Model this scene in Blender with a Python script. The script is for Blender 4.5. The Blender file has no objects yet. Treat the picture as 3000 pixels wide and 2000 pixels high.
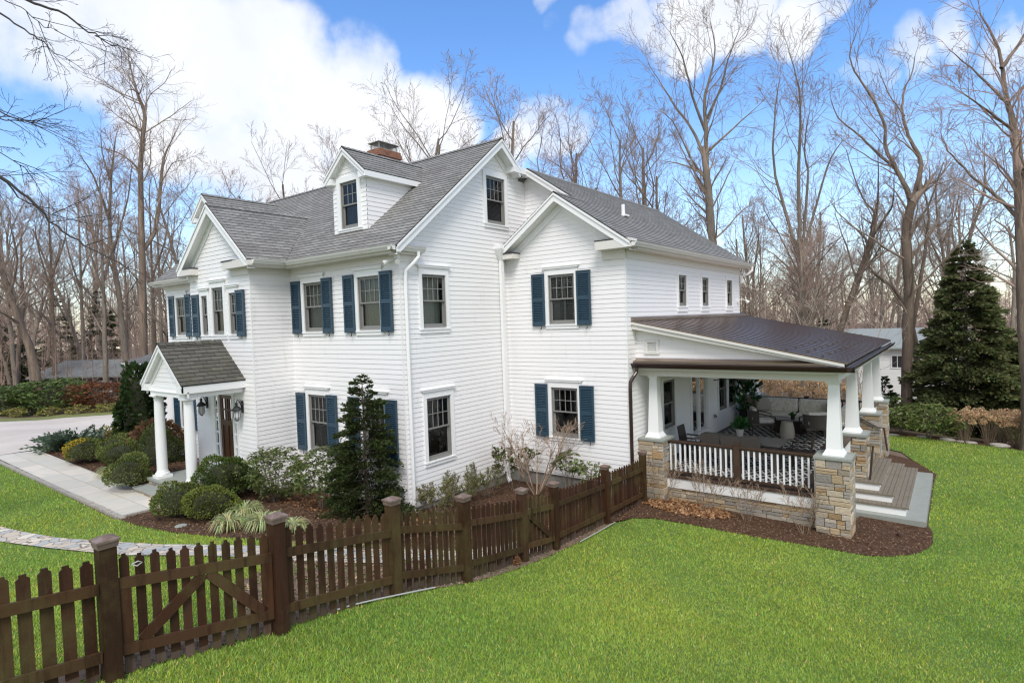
import bpy, math, random
import numpy as np
from mathutils import Vector, Matrix
SC = bpy.context.scene
COL = SC.collection
PI = math.pi
V = Vector
OFF = {}
# ------------------------------------------------------------------ helpers
def link(o, parent=None):
    COL.objects.link(o)
    if parent is not None:
        o.parent = parent
        OFF[o.name] = OFF.get(parent.name, V((0, 0, 0)))
    return o
def tag(o, label=None, cat=None, group=None, kind=None):
    if label: o['label'] = label
    if cat: o['category'] = cat
    if group: o['group'] = group
    if kind: o['kind'] = kind
    return o
def thing(name, loc, label, cat, group=None):
    o = bpy.data.objects.new(name, None); COL.objects.link(o)
    o.location = loc; o.empty_display_size = .2
    OFF[o.name] = V(loc)
    return tag(o, label, cat, group)
def kids(o):
    return [c for c in COL.objects if c.parent == o]
def copy_tree(o, parent=None, table=None):
    if table is None:
        table = {}
        for c in COL.objects: table.setdefault(c.parent, []).append(c)
    c = o.copy(); COL.objects.link(c); c.parent = parent
    for k in table.get(o, []): copy_tree(k, c, table)
    return c
class MB:
    def __init__(s): s.v = []; s.f = []; s.c = []; s.uv = []; s.col = (1, 1, 1)
    def poly(s, pts, uv=None):
        i = len(s.v); n = len(pts)
        s.v.extend([(p[0], p[1], p[2]) for p in pts]); s.f.append(tuple(range(i, i + n))); s.c.append(s.col)
        s.uv.extend(uv if uv else [(0, 0)] * n)
    def extr(s, pts, d):
        pts = [V(p) for p in pts]; d = V(d); q = [p + d for p in pts]; n = len(pts)
        s.poly(pts); s.poly(q[::-1])
        for i in range(n):
            j = (i + 1) % n; s.poly([pts[j], pts[i], q[i], q[j]])
    def obox(s, o, a, b, c):
        o = V(o); a = V(a); b = V(b); c = V(c)
        s.extr([o, o + a, o + a + b, o + b], c)
    def box(s, x0, x1, y0, y1, z0, z1):
        s.obox((x0, y0, z0), (x1 - x0, 0, 0), (0, y1 - y0, 0), (0, 0, z1 - z0))
    def cbox(s, c, sx, sy, sz, rz=0, top=1.0):
        R = Matrix.Rotation(rz, 3, 'Z'); c = V(c); P = []
        for z, k in ((0, 1.0), (sz, top)):
            P.append([c + R @ V((x * sx / 2 * k, y * sy / 2 * k, 0)) + V((0, 0, z)) for x, y in ((-1, -1), (1, -1), (1, 1), (-1, 1))])
        s.loft(P)
    def loft(s, rings, cap=True):
        n = len(rings[0])
        for a, b in zip(rings, rings[1:]):
            for i in range(n):
                j = (i + 1) % n; s.poly([a[i], a[j], b[j], b[i]])
        if cap: s.poly(rings[0][::-1]); s.poly(rings[-1])
    def tube(s, pts, r, n=8, cap=True):
        pts = [V(p) for p in pts]
        if not isinstance(r, (list, tuple)): r = [r] * len(pts)
        rings = []; up = None
        for i, p in enumerate(pts):
            t = (pts[min(i + 1, len(pts) - 1)] - pts[max(i - 1, 0)]).normalized()
            if up is None: up = t.orthogonal().normalized()
            up = (up - t * up.dot(t)).normalized(); w = t.cross(up)
            rings.append([p + (up * math.cos(2 * PI * k / n) + w * math.sin(2 * PI * k / n)) * r[i] for k in range(n)])
        s.loft(rings, cap)
    def lathe(s, c, prof, n=16):
        c = V(c)
        s.loft([[c + V((r * math.cos(2 * PI * k / n), r * math.sin(2 * PI * k / n), z)) for k in range(n)] for r, z in prof])
    def build(s, name, mat, parent=None, smooth=False):
        off = OFF.get(parent.name, V((0, 0, 0))) if parent is not None else V((0, 0, 0))
        me = bpy.data.meshes.new(name)
        me.from_pydata([(a - off.x, b - off.y, c - off.z) for a, b, c in s.v], [], s.f)
        me.materials.append(mat)
        if any(c != (1, 1, 1) for c in s.c):
            at = me.attributes.new('col', 'FLOAT_COLOR', 'FACE')
            at.data.foreach_set('color', [x for c in s.c for x in (c[0], c[1], c[2], 1)])
        if any(u != (0, 0) for u in s.uv):
            l = me.uv_layers.new(name='UVMap'); l.data.foreach_set('uv', [x for u in s.uv for x in u])
        if smooth: me.shade_smooth()
        me.update()
        return link(bpy.data.objects.new(name, me), parent)
def npmesh(name, mat, verts, nper, parent=None, col=None, faces=None):
    """verts (N*nper,3) array, one face per nper verts (or explicit faces)"""
    verts = np.asarray(verts, dtype=np.float32).reshape(-1, 3)
    if parent is not None:
        o = OFF.get(parent.name, V((0, 0, 0))); verts = verts - np.array([o.x, o.y, o.z], dtype=np.float32)
    me = bpy.data.meshes.new(name); nv = len(verts)
    idx = np.arange(nv, dtype=np.int32) if faces is None else np.asarray(faces, dtype=np.int32).ravel()
    nf = len(idx) // nper
    me.vertices.add(nv); me.vertices.foreach_set('co', verts.ravel())
    me.loops.add(len(idx)); me.loops.foreach_set('vertex_index', idx)
    me.polygons.add(nf); me.polygons.foreach_set('loop_start', np.arange(nf, dtype=np.int32) * nper)
    me.materials.append(mat)
    me.update(calc_edges=True)
    if col is not None:
        at = me.attributes.new('col', 'FLOAT_COLOR', 'POINT')
        c4 = np.ones((nv, 4), dtype=np.float32); c4[:, :3] = col
        at.data.foreach_set('color', c4.ravel())
    return link(bpy.data.objects.new(name, me), parent)
# ------------------------------------------------------------------ camera model
YAW, PITCH, ROLL = math.radians(37.37061), math.radians(2.03632), math.radians(-1.96841)
CAM = V((10.1123, -9.0940, 4.5)); FPX = 1709.36
def cam_axes():
    cy, sy, cp, sp = math.cos(YAW), math.sin(YAW), math.cos(PITCH), math.sin(PITCH)
    f = V((-sy * cp, cy * cp, -sp)); r = V((cy, sy, 0)); u = r.cross(f)
    cr, sr = math.cos(ROLL), math.sin(ROLL)
    return cr * r + sr * u, -sr * r + cr * u, f
RX, RU, RF = cam_axes()
def ray(x, y):
    return (RX * (x - 1500) - RU * (y - 1000) + RF * FPX).normalized()
def at(x, y, d):
    """world point seen at photo position x, y that stands d metres away along the ground"""
    r = ray(x, y); return CAM + r * (d / math.hypot(r.x, r.y))
cam = bpy.data.cameras.new('camera'); co = bpy.data.objects.new('camera', cam); COL.objects.link(co)
cam.sensor_width = 36; cam.lens = FPX / 3000 * 36; cam.clip_end = 3000; cam.clip_start = .1
M3 = Matrix((RX, RU, -RF)).transposed()
co.matrix_world = Matrix.Translation(CAM) @ M3.to_4x4()
SC.camera = co
# ------------------------------------------------------------------ materials
def mat(name, color, rough=.6, noise=None, bump=0, bscale=40, spec=.5, metal=0, attr=False, coat=0):
    """noise = list of (scale, colour, contrast lo, hi, (sx,sy,sz))"""
    m = bpy.data.materials.new(name); m.use_nodes = True; nt = m.node_tree; N = nt.nodes; L = nt.links
    b = N['Principled BSDF']; b.inputs['Roughness'].default_value = rough; b.inputs['Metallic'].default_value = metal
    b.inputs['Specular IOR Level'].default_value = spec
    tc = N.new('ShaderNodeTexCoord')
    cur = N.new('ShaderNodeRGB'); cur.outputs[0].default_value = (*color, 1); cur = cur.outputs[0]
    if attr:
        a = N.new('ShaderNodeAttribute'); a.attribute_name = 'col'
        mx = N.new('ShaderNodeMix'); mx.data_type = 'RGBA'; mx.blend_type = 'MULTIPLY'; mx.inputs[0].default_value = 1
        L.new(cur, mx.inputs[6]); L.new(a.outputs['Color'], mx.inputs[7]); cur = mx.outputs[2]
    for n in (noise or []):
        sc, c2, lo, hi = n[:4]; st = n[4] if len(n) > 4 else (1, 1, 1)
        mp = N.new('ShaderNodeMapping'); mp.inputs['Scale'].default_value = st
        L.new(tc.outputs['Object'], mp.inputs[0])
        t = N.new('ShaderNodeTexNoise'); t.inputs['Scale'].default_value = sc; t.inputs['Detail'].default_value = 6; t.inputs['Roughness'].default_value = .65
        L.new(mp.outputs[0], t.inputs['Vector'])
        mr = N.new('ShaderNodeMapRange'); mr.inputs[1].default_value = lo; mr.inputs[2].default_value = hi
        L.new(t.outputs[0], mr.inputs[0])
        mx = N.new('ShaderNodeMix'); mx.data_type = 'RGBA'; L.new(mr.outputs[0], mx.inputs[0]); L.new(cur, mx.inputs[6])
        mx.inputs[7].default_value = (*c2, 1); cur = mx.outputs[2]
    L.new(cur, b.inputs['Base Color'])
    if bump:
        t = N.new('ShaderNodeTexNoise'); t.inputs['Scale'].default_value = bscale; t.inputs['Detail'].default_value = 5
        L.new(tc.outputs['Object'], t.inputs['Vector'])
        bp = N.new('ShaderNodeBump'); bp.inputs['Strength'].default_value = min(1, bump); bp.inputs['Distance'].default_value = .02
        L.new(t.outputs[0], bp.inputs['Height']); L.new(bp.outputs[0], b.inputs['Normal'])
    m['_cur'] = 1
    return m
def leafmat(name, color, trans=.35, rough=.5):
    m = bpy.data.materials.new(name); m.use_nodes = True; nt = m.node_tree; N = nt.nodes; L = nt.links
    b = N['Principled BSDF']; b.inputs['Roughness'].default_value = rough; b.inputs['Specular IOR Level'].default_value = .18
    a = N.new('ShaderNodeAttribute'); a.attribute_name = 'col'
    mx = N.new('ShaderNodeMix'); mx.data_type = 'RGBA'; mx.blend_type = 'MULTIPLY'; mx.inputs[0].default_value = 1
    mx.inputs[6].default_value = (*color, 1); L.new(a.outputs['Color'], mx.inputs[7]); L.new(mx.outputs[2], b.inputs['Base Color'])
    tr = N.new('ShaderNodeBsdfTranslucent'); L.new(mx.outputs[2], tr.inputs[0])
    ms = N.new('ShaderNodeMixShader'); ms.inputs[0].default_value = trans
    L.new(b.outputs[0], ms.inputs[1]); L.new(tr.outputs[0], ms.inputs[2])
    L.new(ms.outputs[0], N['Material Output'].inputs[0])
    return m
def brickmat(name, c1, c2, mortar, bw, rh, msize=.01, rough=.8, uv=True, noise=None, bump=.3, offset=.5, squash=1.0):
    m = mat(name, c1, rough, None); nt = m.node_tree; N = nt.nodes; L = nt.links; b = N['Principled BSDF']
    tc = N.new('ShaderNodeTexCoord'); br = N.new('ShaderNodeTexBrick')
    L.new(tc.outputs['UV' if uv else 'Object'], br.inputs['Vector'])
    br.inputs['Color1'].default_value = (*c1, 1); br.inputs['Color2'].default_value = (*c2, 1); br.inputs['Mortar'].default_value = (*mortar, 1)
    br.inputs['Scale'].default_value = 1; br.inputs['Brick Width'].default_value = bw; br.inputs['Row Height'].default_value = rh
    br.inputs['Mortar Size'].default_value = msize; br.offset = offset; br.inputs['Bias'].default_value = 0; br.squash = squash
    cur = br.outputs['Color']
    for sc, c, lo, hi, fac in (noise or []):
        t = N.new('ShaderNodeTexNoise'); t.inputs['Scale'].default_value = sc; t.inputs['Detail'].default_value = 5; L.new(tc.outputs['Object'], t.inputs['Vector'])
        mr = N.new('ShaderNodeMapRange'); mr.inputs[1].default_value = lo; mr.inputs[2].default_value = hi; mr.inputs[4].default_value = fac; L.new(t.outputs[0], mr.inputs[0])
        mx = N.new('ShaderNodeMix'); mx.data_type = 'RGBA'; L.new(mr.outputs[0], mx.inputs[0]); L.new(cur, mx.inputs[6]); mx.inputs[7].default_value = (*c, 1); cur = mx.outputs[2]
    L.new(cur, b.inputs['Base Color'])
    if bump:
        bp = N.new('ShaderNodeBump'); bp.inputs['Strength'].default_value = bump; bp.inputs['Distance'].default_value = .01; bp.invert = True
        L.new(br.outputs['Fac'], bp.inputs['Height']); L.new(bp.outputs[0], b.inputs['Normal'])
    return m
M = {}
M['siding'] = mat('white_clapboard_paint', (.85, .835, .825), .5, [(1.2, (.70, .68, .65), .62, .95, (1.5, 1.5, .25)), (6, (.70, .67, .64), .58, .9, (1, 1, .15))])
M['trim'] = mat('white_trim_paint', (.85, .85, .84), .45, [(3, (.76, .75, .73), .6, .95)])
M['gutter'] = mat('cream_gutter_paint', (.76, .745, .71), .4, [(2, (.62, .60, .55), .6, .9)])
M['shingle'] = brickmat('grey_asphalt_shingle', (.17, .166, .156), (.275, .27, .255), (.085, .082, .078), .31, .142, .006, .9, noise=[(.7, (.18, .165, .15), .45, .75, .5), (11, (.10, .098, .097), .52, .75, .7), (30, (.33, .325, .31), .52, .75, .55)])
M['shingle_ent'] = brickmat('brown_grey_shingle', (.075, .07, .06), (.125, .118, .10), (.03, .028, .026), .31, .142, .008, .9, noise=[(1.5, (.085, .085, .05), .45, .75, .6), (12, (.05, .047, .045), .55, .8, .6)])
M['shutter'] = mat('navy_shutter_paint', (.024, .058, .090), .4, [(5, (.032, .072, .105), .5, .9)])
M['sash'] = mat('grey_window_frame', (.24, .235, .22), .45)
M['muntin'] = mat('pale_muntin_bar', (.27, .27, .255), .5)
M['iron'] = mat('black_iron', (.012, .012, .013), .45)
M['brown_metal'] = mat('brown_metal', (.38, .285, .235), .30, [(1.5, (.30, .225, .19), .45, .8)], metal=1)
M['brown_gutter'] = mat('dark_brown_gutter', (.034, .017, .015), .3, [(3, (.05, .03, .026), .5, .8)])
M['bluestone'] = mat('bluestone', (.29, .305, .27), .7, [(4, (.33, .34, .31), .45, .75), (25, (.19, .21, .2), .55, .8)], bump=.2, bscale=60)
M['stone'] = mat('fieldstone', (1, 1, 1), .85, [(9, (.16, .13, .10), .60, .9), (35, (.46, .42, .36), .6, .9)], bump=.9, bscale=22, attr=True)
M['mortar'] = mat('stone_joint', (.16, .13, .10), .95, bump=.5)
M['deck'] = mat('brown_decking', (.058, .034, .026), .5, [(7, (.085, .055, .042), .45, .75, (.3, 6, 1))])
M['tread'] = mat('weathered_tread_boards', (.20, .165, .125), .75, [(3, (.15, .13, .085), .45, .75), (14, (.27, .23, .18), .5, .8, (8, .3, 1))])
M['rail'] = mat('brown_rail', (.055, .030, .020), .45, [(8, (.09, .05, .03), .5, .8, (1, 1, .3))])
M['fence'] = mat('stained_brown_fence', (.054, .025, .014), .55, [(1.1, (.088, .066, .026), .48, .68), (9, (.026, .012, .007), .50, .72, (1, 1, .12)), (45, (.105, .066, .038), .60, .85, (1, 1, .06))], bump=.10, bscale=60, attr=True, spec=.15)
M['fence_cap'] = mat('weathered_post_cap', (.16, .105, .08), .6, [(6, (.30, .245, .21), .5, .75)])
M['brick'] = brickmat('red_chimney_brick', (.22, .07, .035), (.32, .12, .06), (.22, .16, .12), .21, .07, .01, .9, noise=[(5, (.06, .03, .02), .5, .75, .7)])
M['concrete'] = mat('foundation_concrete', (.30, .285, .255), .9, [(3, (.20, .19, .16), .5, .8)])
M['mulch'] = mat('brown_mulch', (.105, .060, .038), .95, spec=.1, noise= [(6, (.15, .095, .065), .45, .7), (45, (.04, .022, .015), .5, .72)], bump=1, bscale=90)
M['dirt'] = mat('bare_soil', (.22, .145, .10), .95, [(5, (.14, .09, .06), .45, .7), (50, (.30, .21, .15), .55, .75)], bump=.8, bscale=80)
M['gravel'] = mat('pale_gravel', (.62, .56, .50), .95, [(.5, (.47, .41, .36), .46, .7, (1, .35, 1)), (60, (.40, .36, .32), .55, .75)], bump=.6, bscale=120)
M['litter'] = mat('leaf_litter', (.17, .12, .08), .95, [(.25, (.115, .115, .045), .47, .62), (3, (.24, .17, .115), .5, .7), (30, (.08, .055, .04), .5, .7)], bump=1, bscale=30)
M['soil_green'] = mat('lawn_soil', (.12, .19, .035), .95, [(1.2, (.075, .14, .025), .4, .7)], bump=.6, bscale=60)
M['walk'] = brickmat('bluestone_flags', (.50, .475, .41), (.64, .575, .49), (.34, .29, .225), 1.15, .58, .010, .8, uv=False, noise=[(2.2, (.47, .48, .44), .45, .7, .7), (14, (.66, .59, .50), .55, .8, .5)], bump=.3, offset=.37)
M['bark'] = mat('grey_brown_bark', (.20, .165, .13), .9, [(1.2, (.36, .29, .22), .45, .75, (3, 3, .35)), (9, (.10, .078, .06), .5, .75, (3, 3, .4))], bump=.6, bscale=25)
M['bark2'] = mat('brown_bark', (.165, .122, .09), .9, [(1.2, (.35, .26, .19), .45, .75, (3, 3, .35)), (9, (.095, .066, .048), .5, .75, (3, 3, .4))], bump=.6, bscale=25)
M['barkp'] = mat('pale_bark', (.46, .40, .32), .9, [(4, (.25, .20, .15), .5, .75, (3, 3, 1))])
M['twig'] = mat('pinkish_twig', (.36, .275, .215), .85, [(.3, (.23, .175, .135), .4, .7)])
M['twigr'] = mat('reddish_twig', (.42, .295, .235), .85, [(.3, (.28, .20, .16), .4, .7)])
M['dark'] = mat('dark_room', (.02, .02, .022), .9)
M['curtain'] = mat('sage_curtain', (.42, .44, .38), .8)
M['blind'] = mat('white_blind', (.42, .42, .39), .6)
M['soffit'] = mat('shaded_soffit', (.72, .69, .645), .6)  # shade under the eaves is put into this darker beige
M['door'] = mat('stained_front_door', (.075, .032, .014), .35, [(6, (.085, .04, .018), .45, .75, (3, 3, .3))])
M['cream'] = mat('cream_cushion', (.82, .78, .70), .9, [(8, (.48, .45, .40), .45, .75)], bump=.15, bscale=120)
M['wicker'] = mat('dark_wicker', (.11, .092, .08), .7, [(90, (.14, .12, .105), .5, .7)], bump=.7, bscale=140)
M['darkwood'] = mat('dark_wood', (.035, .022, .016), .45)
M['slate'] = mat('grey_table_slate', (.18, .17, .16), .35, [(6, (.17, .16, .155), .45, .75)])
M['stool'] = mat('woven_cream_stool', (.46, .42, .35), .8, bump=.6, bscale=60)
M['pot'] = mat('grey_pot', (.42, .40, .37), .7)
M['potd'] = mat('black_pot', (.02, .02, .02), .6)
M['pvc'] = mat('white_edging', (.42, .42, .39), .6)
M['metal'] = mat('galvanised_metal', (.42, .40, .36), .5, metal=.6)
M['lampglass'] = mat('lantern_glass', (.55, .56, .56), .1)
M['bulb'] = mat('floodlight_white', (.8, .8, .78), .3)
M['stonewhite'] = mat('pale_edge_stone', (.36, .325, .28), .85, [(8, (.36, .34, .30), .45, .7)], bump=.5)
M['nb_wall'] = mat('neighbour_white', (.70, .69, .66), .7)
M['nb_roof'] = mat('neighbour_grey_roof', (.26, .285, .28), .9, [(2, (.26, .285, .28), .4, .7)])
M['nb_dark'] = mat('neighbour_dark_wall', (.085, .075, .072), .8)
M['nb_fence'] = mat('neighbour_fence', (.10, .08, .065), .8)
M['leaf_dk'] = leafmat('dark_evergreen_leaf', (.03, .055, .02))
M['leaf_yew'] = leafmat('yew_needles', (.15, .18, .048))
M['leaf_rh'] = leafmat('rhododendron_leaf', (.105, .13, .042), .25, .35)
M['leaf_con'] = leafmat('hemlock_needles', (.042, .058, .018))
M['leaf_sp'] = leafmat('spruce_needles', (.12, .135, .055))
M['leaf_jun'] = leafmat('juniper_needles', (.115, .155, .095))
M['leaf_red'] = leafmat('reddish_leaf', (.16, .09, .045))
M['leaf_var'] = leafmat('variegated_blade', (.42, .45, .22), .4)
M['leaf_dry'] = leafmat('dry_leaf', (.36, .19, .09), .3, .8)
M['hyd'] = leafmat('dried_hydrangea_head', (.60, .42, .25), .3, .9)
M['grass'] = leafmat('grass_blade', (.345, .485, .078), .4, .55)
M['stem_dry'] = mat('dry_tan_stem', (.34, .25, .175), .9)
M['fig'] = leafmat('fig_leaf', (.03, .085, .025), .2, .3)
def wave_mat(m, scale, axis, lo=.55, hi=1.1):
    nt = m.node_tree; N = nt.nodes; L = nt.links; b = N['Principled BSDF']
    tc = N.new('ShaderNodeTexCoord'); w = N.new('ShaderNodeTexWave'); w.bands_direction = axis; w.inputs['Scale'].default_value = scale; w.inputs['Distortion'].default_value = 1.5
    L.new(tc.outputs['Object'], w.inputs['Vector'])
    bp = N.new('ShaderNodeBump'); bp.inputs['Strength'].default_value = .8; bp.inputs['Distance'].default_value = .03
    L.new(w.outputs[1], bp.inputs['Height']); L.new(bp.outputs[0], b.inputs['Normal'])
def glassmat():
    m = bpy.data.materials.new('window_glass'); m.use_nodes = True; nt = m.node_tree; N = nt.nodes; L = nt.links
    N.remove(N['Principled BSDF'])
    tr = N.new('ShaderNodeBsdfTransparent'); tr.inputs[0].default_value = (.74, .77, .75, 1)
    gl = N.new('ShaderNodeBsdfGlossy'); gl.inputs['Roughness'].default_value = .02; gl.inputs[0].default_value = (.8, .8, .8, 1)
    lw = N.new('ShaderNodeFresnel'); lw.inputs[0].default_value = 1.5
    mx = N.new('ShaderNodeMixShader'); L.new(lw.outputs[0], mx.inputs[0]); L.new(tr.outputs[0], mx.inputs[1]); L.new(gl.outputs[0], mx.inputs[2])
    L.new(mx.outputs[0], N['Material Output'].inputs[0]); return m
M['glass'] = glassmat()
def pathmat():
    m = mat('irregular_flagstones', (.5, .46, .4), .85); nt = m.node_tree; N = nt.nodes; L = nt.links; b = N['Principled BSDF']
    tc = N.new('ShaderNodeTexCoord'); nz = N.new('ShaderNodeTexNoise'); nz.inputs['Scale'].default_value = 3
    L.new(tc.outputs['Object'], nz.inputs['Vector'])
    ad = N.new('ShaderNodeVectorMath'); ad.operation = 'MULTIPLY_ADD'; ad.inputs[1].default_value = (.25, .25, 0); L.new(nz.outputs['Color'], ad.inputs[0]); L.new(tc.outputs['Object'], ad.inputs[2])
    v = N.new('ShaderNodeTexVoronoi'); v.inputs['Scale'].default_value = 4.2; L.new(ad.outputs[0], v.inputs['Vector'])
    e = N.new('ShaderNodeTexVoronoi'); e.feature = 'DISTANCE_TO_EDGE'; e.inputs['Scale'].default_value = 4.2; L.new(ad.outputs[0], e.inputs['Vector'])
    sp = N.new('ShaderNodeSeparateColor'); L.new(v.outputs['Color'], sp.inputs[0])
    cr = N.new('ShaderNodeValToRGB'); cr.color_ramp.interpolation = 'CONSTANT'
    els = [(0, (.52, .45, .36)), (.3, (.40, .41, .40)), (.5, (.60, .51, .41)), (.75, (.47, .44, .40)), (.88, (.64, .58, .49))]
    for k, (p, c) in enumerate(els):
        el = cr.color_ramp.elements[k] if k < 2 else cr.color_ramp.elements.new(p)
        el.position = p; el.color = (*c, 1)
    L.new(sp.outputs[0], cr.inputs[0])
    mr = N.new('ShaderNodeMapRange'); mr.inputs[1].default_value = .02; mr.inputs[2].default_value = .05; L.new(e.outputs['Distance'], mr.inputs[0])
    mx = N.new('ShaderNodeMix'); mx.data_type = 'RGBA'; L.new(mr.outputs[0], mx.inputs[0]); mx.inputs[6].default_value = (.22, .18, .13, 1); L.new(cr.outputs[0], mx.inputs[7])
    L.new(mx.outputs[2], b.inputs['Base Color'])
    bp = N.new('ShaderNodeBump'); bp.inputs['Strength'].default_value = .6; bp.inputs['Distance'].default_value = .02; L.new(mr.outputs[0], bp.inputs['Height']); L.new(bp.outputs[0], b.inputs['Normal'])
    return m
M['path'] = pathmat()
def rugmat():
    m = mat('black_white_lattice_rug', (.02, .02, .02), .95); nt = m.node_tree; N = nt.nodes; L = nt.links; b = N['Principled BSDF']
    tc = N.new('ShaderNodeTexCoord'); s = N.new('ShaderNodeSeparateXYZ'); L.new(tc.outputs['Object'], s.inputs[0])
    def tri(a, k):
        ml = N.new('ShaderNodeMath'); ml.operation = 'MULTIPLY'; ml.inputs[1].default_value = k; L.new(a, ml.inputs[0])
        p = N.new('ShaderNodeMath'); p.operation = 'PINGPONG'; p.inputs[1].default_value = .5; L.new(ml.outputs[0], p.inputs[0]); return p.outputs[0]
    def diag(sg):
        ml = N.new('ShaderNodeMath'); ml.operation = 'MULTIPLY_ADD'; ml.inputs[1].default_value = sg; L.new(s.outputs[1], ml.inputs[0]); L.new(s.outputs[0], ml.inputs[2])
        t = tri(ml.outputs[0], 4.6); g = N.new('ShaderNodeMath'); g.operation = 'LESS_THAN'; g.inputs[1].default_value = .11; L.new(t, g.inputs[0]); return g.outputs[0]
    mxm = N.new('ShaderNodeMath'); mxm.operation = 'MAXIMUM'; L.new(diag(.55), mxm.inputs[0]); L.new(diag(-.55), mxm.inputs[1])
    mx = N.new('ShaderNodeMix'); mx.data_type = 'RGBA'; L.new(mxm.outputs[0], mx.inputs[0]); mx.inputs[6].default_value = (.022, .022, .024, 1); mx.inputs[7].default_value = (.62, .60, .56, 1)
    L.new(mx.outputs[2], b.inputs['Base Color']); return m
M['rug'] = rugmat()
# ------------------------------------------------------------------ terrain
def sm(a, b, t):
    t = min(1, max(0, (t - a) / (b - a))); return t * t * (3 - 2 * t)
FY = [(-60, 1.9), (-12, 1.75), (-9, 1.62), (-7.27, 1.44), (-5.8, 1.27), (-4.2, 1.02), (-2.9, .72), (-1.1, .31), (0, .17), (2, .03), (4, -.06), (6, -.14), (10, -.22), (16, -.28), (20, -.5), (30, -1.9), (50, -3.6), (100, -4.2), (400, -4.2)]
def fy(y):
    for (a, b), (c, d) in zip(FY, FY[1:]):
        if y <= c: return b + (d - b) * max(0, (y - a) / (c - a))
    return FY[-1][1]
def terr(x, y):
    r = (fy(y - .6) + 2 * fy(y) + fy(y + .6)) / 4 - .035 * max(0, min(x, 14) - 4.3) * sm(0, 5, y + 4)
    l = .30 * sm(1.0, -2.5, y) + .02 * sm(3, -1, y)
    if y > 1: l = .02
    if y > 25: l = .02 + (r - .02) * sm(25, 60, y)
    k = sm(-5.0, 3.6, x)
    return l + (r - l) * k
# ------------------------------------------------------------------ ground sheets
import bmesh
def grid_lines(a, b):
    L = []
    x = -400.0
    while x < 400:
        L.append(x); x += 20 if x < -60 or x >= 60 else (.5 if -18 <= x < 20 else 2)
    L.append(400.0)
    return [q for q in L if a < q < b]
def ground_sheet():
    xs = [-400] + grid_lines(-400, 400) + [400]; ys = xs
    hole = [(-12, -.2, .2, 7), (.2, 3.4, 4.4, 13)]
    vs = []; idx = {}
    for j, y in enumerate(ys):
        for i, x in enumerate(xs): idx[i, j] = len(vs); vs.append((x, y, terr(x, y) - .03))
    fs = [(idx[i, j], idx[i + 1, j], idx[i + 1, j + 1], idx[i, j + 1]) for j in range(len(ys) - 1) for i in range(len(xs) - 1)]
    me = bpy.data.meshes.new('ground'); me.from_pydata(vs, [], fs); me.materials.append(M['litter'])
    o = link(bpy.data.objects.new('ground', me)); tag(o, kind='structure'); return o
ground_sheet()
def sheet(name, pts, off, m, kind='structure'):
    bm = bmesh.new()
    vv = [bm.verts.new((x, y, 0)) for x, y in pts]
    es = [bm.edges.new((vv[i], vv[(i + 1) % len(vv)])) for i in range(len(vv))]
    bmesh.ops.triangle_fill(bm, use_beauty=True, edges=es)
    for ax, pos in ((0, [p[0] for p in pts]), (1, [p[1] for p in pts])):
        for q in grid_lines(min(pos), max(pos)):
            n = V((1, 0, 0)) if ax == 0 else V((0, 1, 0))
            bmesh.ops.bisect_plane(bm, geom=bm.verts[:] + bm.edges[:] + bm.faces[:], plane_co=n * q, plane_no=n, dist=1e-5)
    for v in bm.verts: v.co.z = terr(v.co.x, v.co.y) + off
    bmesh.ops.recalc_face_normals(bm, faces=bm.faces)
    for f in bm.faces:
        if f.normal.z < 0: f.normal_flip()
    me = bpy.data.meshes.new(name); bm.to_mesh(me); bm.free(); me.materials.append(m)
    o = link(bpy.data.objects.new(name, me)); tag(o, kind=kind); return o
FENCE_EDGE = [(3.95, -9), (3.96, -7.41), (4.09, -7.16), (4.13, -6.79), (4.2, -6.33), (4.26, -5.75), (4.28, -5.08), (4.32, -4.15), (4.42, -3.61), (4.48, -2.9), (4.44, -2.28), (4.30, -1.22), (4.24, -.24), (4.22, .55), (4.16, 2.09)]
PORCH_EDGE = [(4.32, 2.68), (4.67, 2.99), (5.43, 3.13), (6.77, 3.25), (7.9, 3.48), (8.75, 3.61), (9.13, 3.89), (9.51, 4.41), (9.7, 5.18), (9.68, 6.0), (9.58, 6.5)]
RIGHT_LAWN = [(3.9, -26)] + FENCE_EDGE + PORCH_EDGE + [(9.58, 11.0), (9.6, 11.8), (9.0, 13.3), (8.6, 14.5), (7.6, 15.2), (7.3, 16.6), (8.0, 17.9), (8.9, 18.3), (10.05, 17.95), (11, 17.9), (11.9, 17.6), (14, 17.3), (20, 16.5), (28, 14), (28, -26)]
LEFT_LAWN = [(-17.2, -4.2), (-5.1, -4.25), (-4.83, -4.2), (-3.57, -4.14), (-2.44, -4.06), (-.94, -3.87), (.5, -3.45), (1.5, -2.75), (2.3, -2.25), (2.9, -1.9), (3.5, -1.9), (3.75, -2.6), (3.8, -26), (-17.2, -26)]
sheet('lawn', RIGHT_LAWN, 0, M['soil_green'])
sheet('lawn', LEFT_LAWN, 0, M['soil_green'])
sheet('dirt_strip', [(3.7, -9)] + FENCE_EDGE + [(4.0, 2.0), (3.8, -2.5), (3.7, -7)], .012, M['dirt'])
sheet('mulch_bed', [(-5.1, -4.2), (-4.83, -4.18), (-3.57, -4.12), (-2.44, -4.04), (-.94, -3.85), (.5, -3.4), (1.5, -2.7), (2.3, -2.2), (2.9, -1.8), (3.95, -1.7), (4.0, 2.0), (3.95, 3.95), (.02, 3.95), (.02, -.02), (-4.37, -.02), (-4.37, -1.2), (-4.72, -1.2), (-4.72, -3.1), (-5.1, -3.15)], .010, M['mulch'])
sheet('mulch_bed', [(-7.2, -2.93), (-16.2, -2.74), (-17.0, -2.3), (-17.4, -1.5), (-16.4, .1), (-12.2, 1.2), (-12.2, -.02), (-7.76, -.02), (-7.76, -1.2), (-7.36, -1.2)], .010, M['mulch'])
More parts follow.
